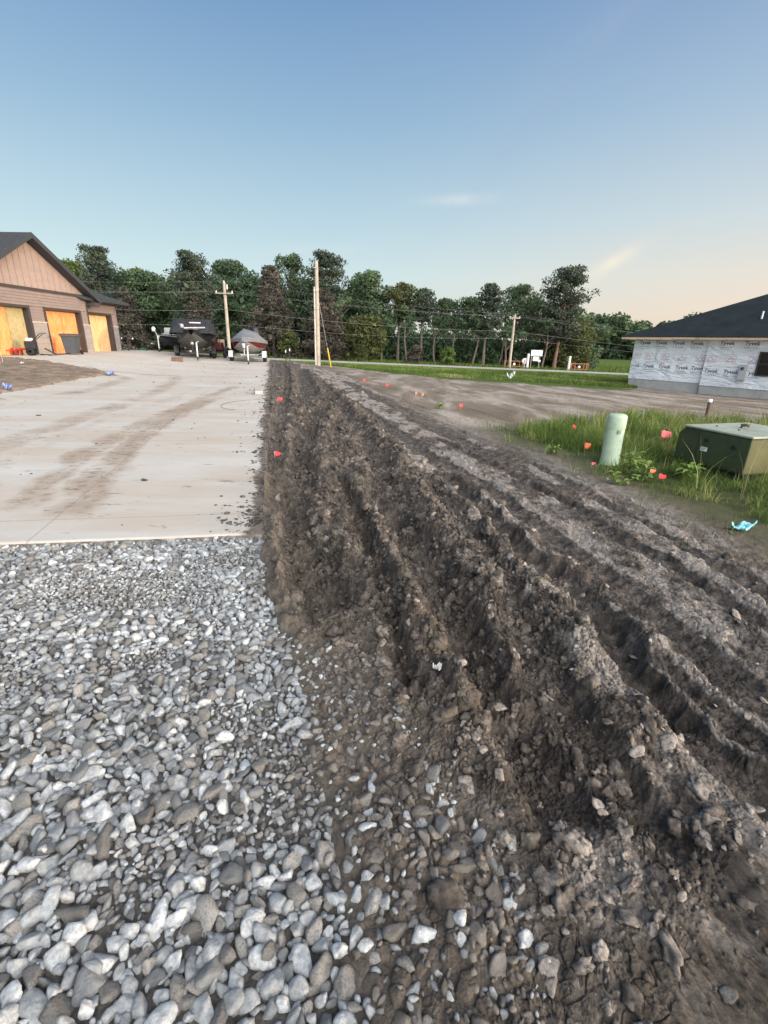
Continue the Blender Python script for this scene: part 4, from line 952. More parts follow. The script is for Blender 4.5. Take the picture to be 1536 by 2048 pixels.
m = MB(); vx, vy = 6.15, 1.55; vz = EV+(vy+O2)*PT; m.tube([(vx, vy, vz-.1), (vx, vy, vz+.42)], .045, 10); m.build('vent_pipe', WHT, wh)
# electric meter box
m = MB(); m.bbox((6.38, -.34, .10), (6.78, -.165, .93), .02); mb = m.build('meter_box', plain('grey_metal_box', (.38, .40, .41), .5, .06), wh)
m = MB(); m.lathe([(.0, -.05), (.075, -.045), (.085, 0)], (6.55, -.345, .72), 16, 'y'); m.build('meter_dial', plain('meter_glass', (.06, .065, .07), .2), mb)
# window
m = MB(); wx0, wx1, wz0, wz1 = 7.12, 8.7, .36, 1.62
for a, b_ in (((wx0, -.23, wz0), (wx1, -.166, wz0+.07)), ((wx0, -.23, wz1-.07), (wx1, -.166, wz1)), ((wx0, -.23, wz0+.07), (wx0+.08, -.166, wz1-.07)), ((wx1-.08, -.23, wz0+.07), (wx1, -.166, wz1-.07)), ((wx0+.08, -.21, (wz0+wz1)/2-.03), (wx1-.08, -.166, (wz0+wz1)/2+.03))): m.box(a, b_)
wf_ = m.build('window', plain('bronze_frame', (.05, .038, .03), .5), wh)
m = MB(); m.box((wx0+.08, -.19, wz0+.07), (wx1-.08, -.1665, wz1-.07)); m.build('pane', plain('window_glass', (.012, .012, .013), .12, spec=.3), wf_)
# printed lettering
def textmesh(body, size, x, y, z, shear=0., align='CENTER'):
    cu = bpy.data.curves.new('t', 'FONT'); cu.body = body; cu.size = size; cu.shear = shear; cu.align_x = align; cu.resolution_u = 3; cu.extrude = 0
    o_ = bpy.data.objects.new('t', cu); me = bpy.data.meshes.new_from_object(o_); V = [(v.co.x+x, y, v.co.y+z) for v in me.vertices]; Fs_ = [tuple(p.vertices) for p in me.polygons]; bpy.data.objects.remove(o_); bpy.data.curves.remove(cu); bpy.data.meshes.remove(me); return V, Fs_
INK = plain('dark_ink', (.045, .06, .075), .7); INK2 = plain('grey_ink', (.30, .33, .37), .7, .05); INKR = plain('red_ink', (.42, .16, .18), .7)
def prints(name, vf, mt):
    m = MB()
    for V, Fs_ in vf: m.add(V, Fs_)
    m.build(name, mt, wh)
def word(x, z, y):
    prints('wrap_lettering', [textmesh('Tyvek', .30, x, y, z, .12), textmesh('Tyvek', .30, x+.006, y-.0005, z+.003, .12)], INK)
    prints('small_lettering', [textmesh('HomeWrap', .135, x-.02, y, z-.17, .15)], INK2)
    prints('fine_print', [quad(x, z-.25, y, [(-.2, 0), (.2, 0), (.2, .014), (-.2, .014)])], INK2)
def quad(x, z, y, P): return ([(x+a, y, z+b_) for a, b_ in P], [tuple(range(len(P)))])
def logo(x, z, y):
    w_, h_ = .25, .19; t_ = .012
    R4 = [[(a, b_), (c_, b_), (c_, d_), (a, d_)] for a, b_, c_, d_ in ((-w_, -h_, w_, -h_+t_), (-w_, h_-t_, w_, h_), (-w_, -h_+t_, -w_+t_, h_-t_), (w_-t_, -h_+t_, w_, h_-t_), (-.2, -.135, .2, -.12))]
    R4 += [[(-.19, -.09), (-.145, -.09), (-.01, .12), (-.03, .12)], [(-.03, .12), (-.01, .12), (.03, .06), (.015, .05)]]
    prints('logo_print', [quad(x, z, y, P) for P in R4]+[textmesh('Ty.', .16, x+.08, y, z-.05, .3)], INKR)
YP = -.026
for x in (.69, 1.70, 2.73, 3.77): word(x, 1.90, YP)
for x in (5.42, 6.64, 7.75, 8.8): word(x, 1.93, YP-.15)
for x in (1.08, 2.08, 3.12, 4.17): logo(x, 1.18, YP)
for x in (4.80, 5.81, 6.94): logo(x, 1.17, YP-.15)
for x in (1.17, 2.18, 3.22, 4.12): word(x, .50, YP); prints('red_lettering', [textmesh('DuPont', .085, x-.1, YP, .80)], INKR)
for x in (4.93, 5.95, 7.0): word(x, .40, YP-.15); prints('red_lettering', [textmesh('DuPont', .085, x-.15, YP-.15, .73)], INKR)
prints('wrap_lettering', [textmesh('yvek', .30, .31, YP, .50, .12)], INK); prints('small_lettering', [textmesh('Wrap', .135, .26, YP, .33, .15)], INK2); logo(.28, 1.18, YP)
# ================================================================== POLES, WIRES
def pole(name, label, px0, py0, px1, py1, Y, r, group=None):
    X, _, zb = at(px1, py1, Y); zt = at(px0, py0, Y)[2]; zg = float(gz1(X, Y)); t = thing(name, label, 'utility pole', (X, Y, zg), 0, group)
    m = MB(); m.tube([(0, 0, -.2), (0, 0, (zt-zg)*.5), (0, 0, zt-zg)], [r, r*.88, r*.74], 14); m.build('pole_shaft', WOODP, t); return t, zt-zg, X, zg
t, h, X, zg = pole('utility_pole', 'tall bare weathered wooden pole with no crossarm beside the bare earth strip', 632, 521, 637, 733, 34.5, .15); P1 = (X, 34.5, zg, h)
m = MB(); m.tube([(-.17, -.09, 0), (-.16, -.08, h*.76)], [.055, .05], 8); m.build('cable_guard', plain('pale_conduit', (.55, .50, .42), .7), t)
for q in (.30, .55, .72, .93): m = MB(); m.box((-.21, -.17, h*q), (.1, -.12, h*q+.04)); m.build('strap', STEELG, t)
t, h2, X2, z2 = pole('utility_pole', 'slightly leaning wooden pole with one short crossarm behind the two covered boats', 450, 565, 458, 690, 46, .16, 'poles carrying the roadside power lines')
m = MB(); m.box((-.8, -.2, h2-.93), (.8, -.12, h2-.84)); m.build('crossarm', WOODP, t)
for dx in (-.7, .7, 0):
    m = MB(); zb = h2-.83 if dx else h2; m.lathe([(.05, zb), (.055, zb+.05), (.03, zb+.08), (.05, zb+.12), (.02, zb+.16)], (dx, -.15 if dx else 0, 0), 8); m.build('insulator', WHT, t)
m = MB(); m.tube([(.22, 0, h2-.55), (.22, 0, h2-.15)], .09, 10); m.build('transformer_can', STEELG, t)
t, h3, X3, z3 = pole('utility_pole', 'short wooden roadside pole standing by the red barrier and white notice board', 1027, 630, 1018, 739, 53.9, .15, 'poles carrying the roadside power lines')
m = MB(); m.box((-.55, -.2, h3-.35), (.55, -.1, h3-.25)); m.build('crossarm', WOODP, t)
for dx in (-.5, .5):
    m = MB(); m.lathe([(.04, h3-.25), (.05, h3-.2), (.02, h3-.12)], (dx, -.15, 0), 8); m.build('insulator', WHT, t)
WIRE = plain('cable', (.20, .20, .20), .5)
A2 = (X2, 45.85, z2+h2); A3 = (X3, 53.75, z3+h3)
L2 = at(-150, 545, 38); R2 = at(1700, 700, 62)
def wire(label, pts, r=.0055, sag=.35):
    m = MB()
    P = []
    for a, b_ in zip(pts[:-1], pts[1:]):
        a, b_ = np.array(a), np.array(b_)
        for k in range(14): s_ = k/14; p = a+(b_-a)*s_; P.append((p[0], p[1], p[2]-4*sag*s_*(1-s_)))
    P.append(tuple(pts[-1])); m.tube(P, r, 5)
    o = m.build('power_line', WIRE); tag(o, label, 'power line', 'power lines strung along the road')
wire('topmost thin power line running over the top of the crossarm pole', [L2, (A2[0], 46, A2[2]+.15), (A3[0], 53.9, A3[2]+.05), R2])
wire('power line on the left end of the crossarm, second from the top', [(L2[0], L2[1], L2[2]-.45), (A2[0]-.7, A2[1], A2[2]-.70), (A3[0]-.5, A3[1], A3[2]-.14), (R2[0], R2[1], R2[2]-.3)])
wire('power line on the right end of the crossarm, just under the second one', [(L2[0], L2[1]+1, L2[2]-.6), (A2[0]+.7, A2[1], A2[2]-.70), (A3[0]+.5, A3[1], A3[2]-.14), (R2[0], R2[1]+1, R2[2]-.5)])
wire('thicker cable strung about a third of the way down the crossarm pole', [(L2[0], L2[1], L2[2]-1.6), (A2[0], A2[1], A2[2]-2.2), (A3[0], A3[1], A3[2]-1.6), (R2[0], R2[1], R2[2]-1.6)], .010, .4)
wire('lowest cable, crossing in front of the dark trees below the others', [(L2[0], L2[1], L2[2]-2.6), (A2[0], A2[1], A2[2]-3.4), (A3[0], A3[1], A3[2]-2.3), (R2[0], R2[1], R2[2]-2.0)], .008, .4)
# guy wire with yellow guard
gxp, gyp, _ = at(662, 736, 35.2); gzg = gz1(gxp, gyp); t = thing('guy_wire', 'steel guy wire with a bright yellow guard right of the bare wooden pole', 'guy wire', (gxp, gyp, gzg))
top = (P1[0]-gxp, P1[1]-gyp, P1[2]+P1[3]*.72-gzg); m = MB(); m.tube([(0, 0, 0), top], .012, 5); m.build('cable', STEELG, t)
k = .26; m = MB(); m.tube([(0, 0, 0), tuple(c*k for c in top)], .045, 8); m.build('guard', plain('yellow_plastic', (.75, .52, .06), .5), t)
# ================================================================== UTILITY CABINET, PEDESTAL
DG = plain('dark_green_paint', (.042, .058, .028), .5, .12, 3, .1, 30, dirt=(.07, .08, .05)); LITG = plain('lit_lid_green', (.28, .31, .24), .5, .2, 3, dirt=(.42, .42, .34)); WARMG = plain('warm_lit_green', (.085, .085, .035), .5, .2, 3, dirt=(.15, .13, .06))  # cabinet green lightened for the lid, warmed for the end, as if lit
A_ = np.array(G(1345, 925)); B_ = np.array(G(1473, 961)); dv = (B_-A_)/np.linalg.norm(B_-A_); L_ = float(np.linalg.norm(B_-A_))+.05
zg = gz1(*((A_+B_)/2))
t = thing('utility_cabinet', 'dark green pad mounted electrical cabinet with a lid coloured as brightly lit standing in tall grass', 'utility cabinet', (A_[0], A_[1], min(zg, 0)), math.atan2(dv[1], dv[0]))
# local x along the front face, y inward (away), front y=0
D_ = 1.15; H_ = .56; m = MB()
m.prism([(0, .10), (L_, .10), (L_, H_), (.09, H_), (.0, H_-.10)], 0, D_); body = m.build('cabinet_body', DG, t)
m = MB(); m.bbox((.10, .05, -.1), (L_-.02, D_-.05, .098), .01); m.build('base_pad', BLK, t)
m = MB(); m.bbox((.345, -.02, .12), (L_+.012, -.002, H_-.015), .006); dr = m.build('door', DG, t)
m = MB(); m.bbox((.012, -.012, .12), (.335, -.002, H_-.11), .005); m.build('side_panel', DG, t)
m = MB(); m.bbox((L_+.001, .0, .11), (L_+.010, D_, H_-.02), .003); m.build('end_panel', WARMG, t, 'end panel in green warmed as if lit')
m = MB(); m.bbox((.07, -.03, H_+.001), (L_+.03, D_+.02, H_+.028), .008); m.build('lid', LITG, t)
for x, z in ((.46, .44), (.86, .42)):
    m = MB(); m.lathe([(.028, -.021), (.03, -.034), (.014, -.036), (.012, -.026), (0, -.026)], (x, 0, z), 16, 'y'); m.build('lock', BLK, dr)
m = MB(); m.box((.40, -.024, .285), (.50, -.0215, .34)); lb = m.build('label_plate', plain('white_label', (.75, .75, .72), .5, .05), dr)
m = MB()
for k, z in enumerate((.325, .312, .299)): m.box((.41, -.0255, z), (.49-.015*k, -.0245, z+.005))
m.build('print', INK, lb)
m = MB(); m.tube([(.45, .55, H_+.03), (.45, .55, H_+.06), (.5, .58, H_+.075), (.56, .55, H_+.055)], [.02, .025, .02, .01], 8); m.build('lifting_eye', plain('rusty_steel', (.16, .09, .06), .8), t)
for x, y in ((.30, .30), (.62, .30), (.30, .9)): m = MB(); m.lathe([(.014, H_+.028), (.014, H_+.04), (0, H_+.042)], (x, y, 0), 10); m.build('bolt', BLK, t)
px, py = G(1218, 925, .0); zg = gz1(px, py)
t = thing('cable_pedestal', 'pale mint green round cable pedestal with a domed cap standing in weeds', 'pedestal', (px, py, zg))
PG = plain('mint_plastic', (.36, .46, .34), .55, .1, 4, dirt=(.28, .30, .2)); h_ = .70-zg; R_ = .125
m = MB(); m.lathe([(R_*1.04, -.1), (R_*1.04, .05), (R_, .07), (R_, h_-.19)], n=32); m.build('post_body', PG, t)
m = MB(); m.lathe([(R_*1.03, h_-.20), (R_*1.05, h_-.19), (R_*1.04, h_-.05), (R_*.97, h_-.02), (R_*.8, h_-.004), (0, h_)], n=32); m.build('cap', PG, t)
m = MB(); m.box((-.02, -R_*1.0-.022, h_-.26), (.02, -R_+.005, h_-.21)); m.build('latch', plain('green_latch', (.2, .27, .19), .6), t)
# capped post
px, py = G(1411, 838, -.2); zg = gz1(px, py); zt = at(1417, 798, py)[2]; t = thing('marker_post', 'thin dark maroon post with a white cap behind the green cabinet', 'marker post', (px, py, zg))
m = MB(); m.tube([(0, 0, -.1), (0, 0, zt-zg-.06)], .042, 10); m.build('post_shaft', plain('maroon_paint', (.09, .045, .05), .7), t)
m = MB(); m.lathe([(.055, zt-zg-.08), (.055, zt-zg-.01), (.04, zt-zg), (0, zt-zg)], n=14); m.build('cap', WHT, t)
# ================================================================== FLAGS
FR = plain('red_vinyl', (.80, .055, .06), .5, .1, 9); FO = plain('orange_vinyl', (.86, .17, .08), .5, .12, 9); FP = plain('pink_vinyl', (.72, .13, .15), .6, .15, 9)
def flag(px, py, mt, label, sz=.10, hh=.22, ang=0., lie=False, seed=0, z=0.):
    x, y = G(px, py, z)
    for _ in range(3):
        zg = gz1(x, y); x, y = G(px, py, zg+(.6*hh))
    t = thing('marking_flag', label, 'marking flag', (x, y, gz1(x, y)-.01), ang, 'small utility marking flags')
    r = np.random.default_rng(seed); m = MB(); tx = r.normal(0, .03); m.tube([(0, 0, -.05), (tx, 0, hh+.01)], .0016+y*.00012, 5); m.build('wire_stem', STEELG, t)
    N_ = 7; V = []
    for i in range(N_):
        for j in range(5):
            u, v = i/(N_-1), j/4; V.append((tx+u*sz, .018*math.sin(u*5+seed)*u+.012*math.sin(v*4+u*3), hh-(v*sz*.78)-u*u*sz*.12+.006*math.sin(u*7+v*2)))
    m = MB(); m.add(V, [(i*5+j, (i+1)*5+j, (i+1)*5+j+1, i*5+j+1) for i in range(N_-1) for j in range(4)], True); o = m.build('flag_sheet', mt, t); md = o.modifiers.new('thickness', 'SOLIDIFY'); md.thickness = .0012
flag(548, 911, FR, 'bright red marking flag, nearest one in the churned mud beside the slab edge', .075, .13, .4, seed=1)
flag(555, 799, FR, 'red marking flag farther along the slab edge, beyond the nearest red one', .11, .16, .2, seed=2, z=.1)
flag(541, 741, FR, 'faint red flag tight against the far end of the slab edge', .12, .16, .5, seed=3, z=.2)
flag(727, 762, FR, 'tiny red flag on the bare soil just right of the yellow guy guard', .13, .16, 0, seed=4)
flag(773, 770, FR, 'small red flag on bare soil left of the pair of close flags', .13, .16, .3, seed=5)
flag(831, 788, FO, 'left of two close orange red flags out on the bare field', .12, .18, 1.3, seed=6)
flag(844, 790, FO, 'right of two close orange red flags out on the bare field', .12, .18, 1.2, seed=7)
flag(922, 812, FR, 'lone red flag on the bare field next to a green weed tuft', .12, .18, .6, seed=8)
flag(1147, 857, FR, 'small crimson flag in the grass left of the mint green pedestal', .09, .2, .5, seed=9)
flag(1172, 897, FO, 'orange flag directly left of the mint green pedestal', .11, .24, .3, seed=10)
flag(1183, 929, FP, 'low pink flag half hidden at the foot of the pedestal', .05, .1, .3, seed=11)
flag(1322, 873, FP, 'large faded pink red flag between the pedestal and the dark cabinet', .17, .28, .2, seed=12, z=-.05)
flag(1297, 944, FO, 'orange flag low in the weeds in front of the cabinet', .08, .12, .6, seed=13)
flag(1316, 951, FR, 'crumpled dark red flag lying beside the low orange one', .09, .07, .1, seed=14)
# ================================================================== WEEDS
WLEAF = grassmat('weed_leaf', [(0., (.09, .16, .03)), (.6, (.20, .30, .07)), (1., (.34, .42, .13))], [(0., (.09, .16, .03)), (.6, (.22, .32, .07)), (1., (.34, .42, .13))])
def weed(px, py, h, label, seed, nl=14, ll=.13, cat='weed'):
    x, y = G(px, py, 0); r = np.random.default_rng(seed); t = thing('broadleaf_weed', label, cat, (x, y, gz1(x, y)-.01), 0, 'broad leaved weeds in the grass')
    st = MB(); lf = MB(); ns = r.integers(2, 4)
    for s_ in range(ns):
        ox, oy = r.normal(0, .03, 2); tx, ty = r.normal(0, .06, 2); hh = h*r.uniform(.75, 1.05); st.tube([(ox, oy, 0), (ox+tx*.4, oy+ty*.4, hh*.5), (ox+tx, oy+ty, hh)], [.006, .005, .003], 6)
        for k in range(nl):
            q = .25+.75*k/nl; a = k*2.4+r.uniform(-.4, .4); l = ll*(1.1-.5*abs(q-.55))*r.uniform(.8, 1.15); wd = l*.19; b0 = np.array((ox+tx*q, oy+ty*q, hh*q)); up_ = .45+.5*q
            V = []
            for u in (0, .2, .45, .75, 1.):
                c = b0+np.array((math.cos(a)*l*u, math.sin(a)*l*u, l*(up_*u-.75*u*u))); wv_ = wd*math.sin(PI*min(1, u*.9+.08))**.8*(0 if u == 1 else 1)+.001; pr_ = np.array((-math.sin(a), math.cos(a), 0))*wv_
                V += [c-pr_+np.array((0, 0, wv_*.35)), c, c+pr_+np.array((0, 0, wv_*.35))]
            lf.add(V, [(3*i+j, 3*i+3+j, 3*i+4+j, 3*i+1+j) for i in range(4) for j in (0, 1)], True)
    st.build('stem', plain('weed_stem', (.16, .22, .07), .7), t); me = lf.mesh('leaves', WLEAF); a_ = me.attributes.new('tone', 'FLOAT', 'POINT'); a_.data.foreach_set('value', np.clip(r.normal(.55, .25, len(me.vertices)//15+1).repeat(15)[:len(me.vertices)], 0, 1).astype(np.float32)); obj('leaves', me, t)
weed(1258, 945, .36, 'tall yellow green weed just right of the mint green pedestal', 51)
weed(1285, 962, .26, 'smaller leafy weed by the orange flag in front of the cabinet', 52, 10)
weed(1236, 968, .18, 'low dark weed spreading at the foot of the pedestal', 53, 10, .09)
weed(1372, 960, .24, 'pale long leaved weed against the left corner of the cabinet', 54, 9, .16)
weed(1110, 905, .15, 'low weed clump with whitish leaves at the mud edge left of the pedestal', 55, 9, .1)
weed(878, 811, .12, 'isolated green tuft on the bare field near the lone red flag', 56, 10, .16)
# ================================================================== LITTER
def crumple(name, label, cat, x, y, z, w, d, h, mat, seed, rz=0, group=None):
    r = np.random.default_rng(seed); n = 13; u, v = np.meshgrid(np.linspace(-1, 1, n), np.linspace(-1, 1, n), indexing='ij'); u, v = u.ravel(), v.ravel()
    zz = h*np.abs(fbm(u*.8+seed, v*.8, 701+seed, 2))*1.3+h*.4*np.abs(u)+.004; V = np.stack([u*w/2*(1-.25*v*v), v*d/2*(1-.3*np.abs(u)), zz], 1)
    I = np.arange(n-1)[:, None]*n; J = np.arange(n-1)[None, :]; o = obj(name, npmesh(name, V, np.stack([I+J, I+n+J, I+n+J+1, I+J+1], -1).reshape(-1, 4), mat)); o.location = (x, y, z); o.rotation_euler = (0, 0, rz); md = o.modifiers.new('t', 'SOLIDIFY'); md.thickness = .002
    return tag(o, label, cat, group)
x, y = G(1492, 1060, 0); CYAN = plain('cyan_plastic', (.25, .62, .70), .4, .1, 6)
crumple('plastic_scrap', 'torn light blue plastic scrap lying at the grass edge far right', 'litter', x-.04, y, gz1(x, y), .26, .13, .07, CYAN, 3, .3)
x, y = G(1020, 760, -.5); y = y; crumple('plastic_bag', 'whitish crumpled bag lying in the green verge below the short roadside pole', 'litter', x, y, gz1(x, y)+.05, .55, .5, .45, WHT, 4)
BLU = plain('blue_film', (.20, .28, .62), .5)
x, y = G(15, 770, .3); crumple('plastic_scrap', 'blue plastic scrap on the near edge of the brown soil island', 'litter', x, y, SZ(x, y)+.05, .2, .2, .15, BLU, 5)
x, y = G(219, 740, .42); crumple('plastic_scrap', 'blue plastic scrap at the pointed right tip of the brown soil island', 'litter', x, y, SZ(x, y)+.03, .28, .25, .14, BLU, 6)
x, y = G(45, 729, .5); crumple('paper_scrap', 'small white scrap lying on the brown soil island', 'litter', x, y, SZ(x, y)+.08, .12, .1, .06, WHT, 7)
x, y = G(873, 1360, 0); crumple('torn_wrapper', 'white curled scrap caught on the clod ridge in the foreground ruts', 'litter', x, y, gz1(x, y)+.01, .05, .03, .03, WHT, 8, .5)
# paver block and wire hoop on the slab
x, y = G(519, 790, .08); t = thing('concrete_block', 'pale concrete paver block lying on the slab edge among dropped mud', 'block', (x, y, float(SZ(x, y))), .25)
m = MB(); m.bbox((-.12, -.42, 0), (.10, .40, .10), .012); m.build('block_body', plain('pale_concrete', (.40, .385, .36), .9, .12, 6, .5, 40, dirt=(.2, .16, .13)), t); m = MB(); m.bbox((-.30, -.10, 0), (-.13, .16, .07), .012); m.build('broken_piece', plain('pale_concrete2', (.33, .31, .29), .9, .12, 6, .5, 40), t)
x, y = G(505, 812, .08); t = thing('wire_hoop', 'thin curved wire lying on the slab near the paver block', 'wire', (x, y, float(SZ(x, y))))
m = MB(); m.tube([(.62*math.cos(a)-.05, .95*math.sin(a), .012) for a in np.linspace(1.2, 4.6, 30)], .005, 5); m.build('wire', plain('rust_wire', (.16, .13, .11), .7), t)
# ================================================================== BY THE GARAGE
def gl_(lx, ly): # garage local to world
    a = math.atan2(1, k0); return (gx0+lx*math.cos(a)-ly*math.sin(a), Y0+lx*math.sin(a)+ly*math.cos(a))
x, y = at(148, 713, 24.9)[0], 24.9; zb = float(SZ(x, y)); t = thing('wheelie_bin', 'grey wheeled rubbish bin with a closed lid in front of the middle garage door', 'rubbish bin', (x, y, zb), .15)
BIN = plain('grey_bin_plastic', (.075, .08, .085), .5, .1, 4); m = MB()
def rect(w, d, z, ox=0): return [(-w/2+ox, -d/2, z), (w/2+ox, -d/2, z), (w/2+ox, d/2, z), (-w/2+ox, d/2, z)]
m.loft([rect(.48, .5, .05), rect(.62, .66, .84), rect(.68, .72, .85), rect(.68, .72, .90)], False); m.build('bin_body', BIN, t)
m = MB(); m.loft([rect(.72, .78, .905), rect(.74, .80, .93), rect(.55, .6, .985)], False); m.build('lid', BIN, t)
for sx_ in (-.3, .3): m = MB(); m.lathe([(0, -.03), (.11, -.03), (.12, 0), (.11, .03), (0, .03)], (sx_, .26, .12), 16, 'x'); m.build('wheel', RUB, t)
m = MB(); m.tube([(-.26, .42, .86), (-.26, .47, .88), (.26, .47, .88), (.26, .42, .86)], .016, 6); m.build('handle', BLK, t)
# tiller
REDP = plain('red_paint', (.50, .045, .03), .45, .15, 6); x, y = at(40, 712, 22.6)[0], 22.6; zb = float(SZ(x, y))
t = thing('garden_tiller', 'red garden tiller with a black engine parked before the left garage door', 'tiller', (x, y, zb), math.radians(20))
m = MB(); m.bbox((.30, -.2, .28), (.72, .2, .62), .04); m.build('engine', BLK, t); m = MB(); m.bbox((.36, -.14, .625), (.62, .14, .76), .04); m.build('fuel_tank', WHT, t)
m = MB(); m.tube([(.35, 0, .3), (-.5, 0, .12), (-.95, 0, .1)], .035, 6); m.tube([(-.9, -.3, .1), (-.9, .3, .1)], .025, 6); m.tube([(.35, -.2, .35), (-.9, -.25, .12)], .022, 6); m.build('frame', REDP, t)
for k in range(6): m = MB(); m.lathe([(.03, -.012), (.17, -.008), (.17, .008), (.03, .012)], (-.75+.17*k, 0, .17), 9, 'x', False); m.build('tine_disc', REDP, t)
for s_ in (-.22, .22): m = MB(); m.lathe([(.06, -.05), (.17, -.05), (.18, 0), (.17, .05), (.06, .05)], (.5, s_, .18), 16, 'y'); m.build('wheel', RUB, t)
m = MB(); m.tube([(.6, -.12, .6), (1.0, -.25, .95), (1.12, -.25, .98)], .016, 6); m.tube([(.6, .12, .6), (1.0, .25, .95), (1.12, .25, .98)], .016, 6); m.build('handlebar', BLK, t)
def pile(name, label, cat, pts, rad, mat):
    m = MB(); m.tube(pts, rad, 6); o = m.build(name, mat); return tag(o, label, cat, 'pipes and boards lying on the apron')
def ap(px, py, dz=.04): 
    x, y = G(px, py, .55)
    for _ in range(4): z = float(SZ(np.array(x), np.array(y))); x, y = G(px, py, z+dz)
    return (x, y, z+dz)
pile('black_pipe', 'black pipe propped on the apron left of the grey bin', 'pipe', [tuple(np.array(ap(118, 712))), tuple(np.array(ap(92, 709))+np.array((0, 0, .28)))], .03, BLK)
pile('black_pipe', 'black pipe lying flat across the front of the grey bin', 'pipe', [ap(82, 709), ap(140, 712), ap(168, 715)], .035, BLK)
pile('timber_board', 'dark board lying flat between the bin and the left garage door', 'board', [ap(98, 713), ap(138, 708)], .06, GREYS)
pile('black_pipe', 'long thin black pipe on the slab in front of the small open boat', 'pipe', [ap(262, 711), ap(310, 710), ap(352, 710)], .03, BLK)
pile('black_pipe', 'thin dark pipe on the apron before the right hand garage door', 'pipe', [ap(185, 708), ap(256, 707)], .03, BLK)
x, y = at(3, 738, 17.6)[0], 17.6; zb = float(SZ(x, y))+.03; zt = at(9, 664, 17.6)[2]; t = thing('wooden_stake', 'wooden lath stake with a pale tip on the brown soil island by the garage', 'stake', (x, y, zb))
m = MB(); m.box((-.022, -.012, -.05), (.022, .012, zt-zb-.12)); m.build('stake_shaft', plain('stake_wood', (.32, .19, .10), .85), t); m = MB(); m.box((-.024, -.014, zt-zb-.12), (.024, .014, zt-zb)); m.build('painted_tip', WHT, t)
m = MB(); m.tube([(0, -.02, zt-zb-.25), (-.1, -.02, zt-zb-.05), (.1, -.03, .75), (.14, -.03, .12)], .008, 5); m.build('string', plain('string', (.5, .4, .3), .8), t)
bx = ap(288, 708, .0); t = thing('bucket', 'small bright green bucket at the far edge of the apron', 'bucket', bx); m = MB(); m.lathe([(0, .01), (.17, .01), (.22, .3), (.235, .3), (.235, .33), (.2, .33), (.16, .05)], n=18); m.build('bucket_body', plain('green_plastic', (.04, .34, .15), .5), t); m = MB(); m.tube([(-.22, 0, .3), (-.12, .1, .40), (.12, .1, .40), (.22, 0, .3)], .008, 5); m.build('handle', STEELG, t)
x, y = at(354, 716, 26.2)[0], 26.2; t = thing('timber_block', 'short brown timber block chocked by the black covered boat trailer', 'timber', (x, y, float(SZ(x, y)))); m = MB(); m.bbox((-.27, -.12, 0), (.27, .12, .22), .01); m.build('timber_body', plain('brown_timber', (.17, .10, .075), .85), t)
bx = ap(258, 704, 0); t = thing('garden_post_light', 'thin post with small white lamps at the right end of the garage', 'post', bx)
m = MB(); m.tube([(0, 0, 0), (0, 0, 1.0)], .035, 6); m.tube([(-.35, 0, .8), (0, 0, .92), (.35, 0, .8)], .02, 5); m.build('post_shaft', GREYS, t)
for sx_ in (-.35, .35): m = MB(); m.lathe([(0, .74), (.05, .76), (.06, .82), (0, .86)], (sx_, 0, 0), 10); m.build('lamp', WHT, t)
# ================================================================== BOATS
GAL = STEELG; CAN = plain('grey_canvas', (.16, .165, .175), .85, .15, 2, .5, 8); CANB = plain('black_canvas', (.022, .024, .028), .75, .2, 2, .5, 8); HRED = plain('red_hull', (.10, .010, .014), .3, .1, 3); HBLK = plain('black_hull', (.02, .021, .024), .25, .1, 3); HSIL = plain('silver_hull', (.26, .26, .25), .4, .1, 4); GREYH = plain('grey_green_hull', (.10, .105, .095), .5, .15, 3)
def wheel(m_r, m_h, t, x, y, z, R, w):
    m = MB(); m.lathe([(R*.55, -w/2), (R*.92, -w/2), (R, -w*.3), (R, w*.3), (R*.92, w/2), (R*.55, w/2)], (x, y, z), 22, 'x'); wo = m.build('wheel', RUB, t)
    m = MB(); m.lathe([(0, -w*.2), (R*.25, -w*.35), (R*.56, -w*.4), (R*.56, w*.4), (R*.25, w*.35), (0, w*.2)], (x, y, z), 14, 'x'); m.build('rim', STEELG, wo)
def hullrings(Lh, beam, zk, zs, y0=0, n=9, top=None):
    """bow at y0, stern at y0+Lh; V hull opened at the gunwale"""
    out = []
    for i in range(n):
        f = i/(n-1); w = beam/2*min(1, (f*1.9+.02))**.55; k = zk+(zs-zk)*max(0, (1-f*3.0))**1.6*.9; sh = zs+.16*(1-f)**2
        y = y0+Lh*f
        out.append([(-w, y, sh), (-w*.93, y, k+(sh-k)*.42), (-w*.55, y, k+(sh-k)*.13), (0, y, k), (w*.55, y, k+(sh-k)*.13), (w*.93, y, k+(sh-k)*.42), (w, y, sh)])
    return out
def boat(name, label, px, py, Y, rz, Lh, beam, zk, zs, hull1, hull2, cover, style):
    X = at(px, py, Y)[0]; zb = float(SZ(np.array(X), np.array(Y))); tb = thing('covered_boat' if cover else 'open_boat', label, 'boat', (X, Y, zb), rz)
    R = hullrings(Lh, beam, zk, zs); m = MB()
    lo = [[r[1], r[2], r[3], r[4], r[5]] for r in R]; m.loft(lo, True, False, False); m.build('hull_bottom', hull2, tb)
    m = MB(); m.loft([[r[0], r[1]] for r in R], True, False, False); m.loft([[r[5], r[6]] for r in R], True, False, False); m.add(R[-1], [tuple(range(7))]); m.build('hull_side', hull1, tb)
    m = MB(); m.tube([(r[0][0]*1.01, r[0][1], r[0][2]) for r in R], .03, 6); m.tube([(r[6][0]*1.01, r[6][1], r[6][2]) for r in R], .03, 6); m.build('gunwale', GAL if style != 'black' else BLK, tb)
    return tb, R, X, zb
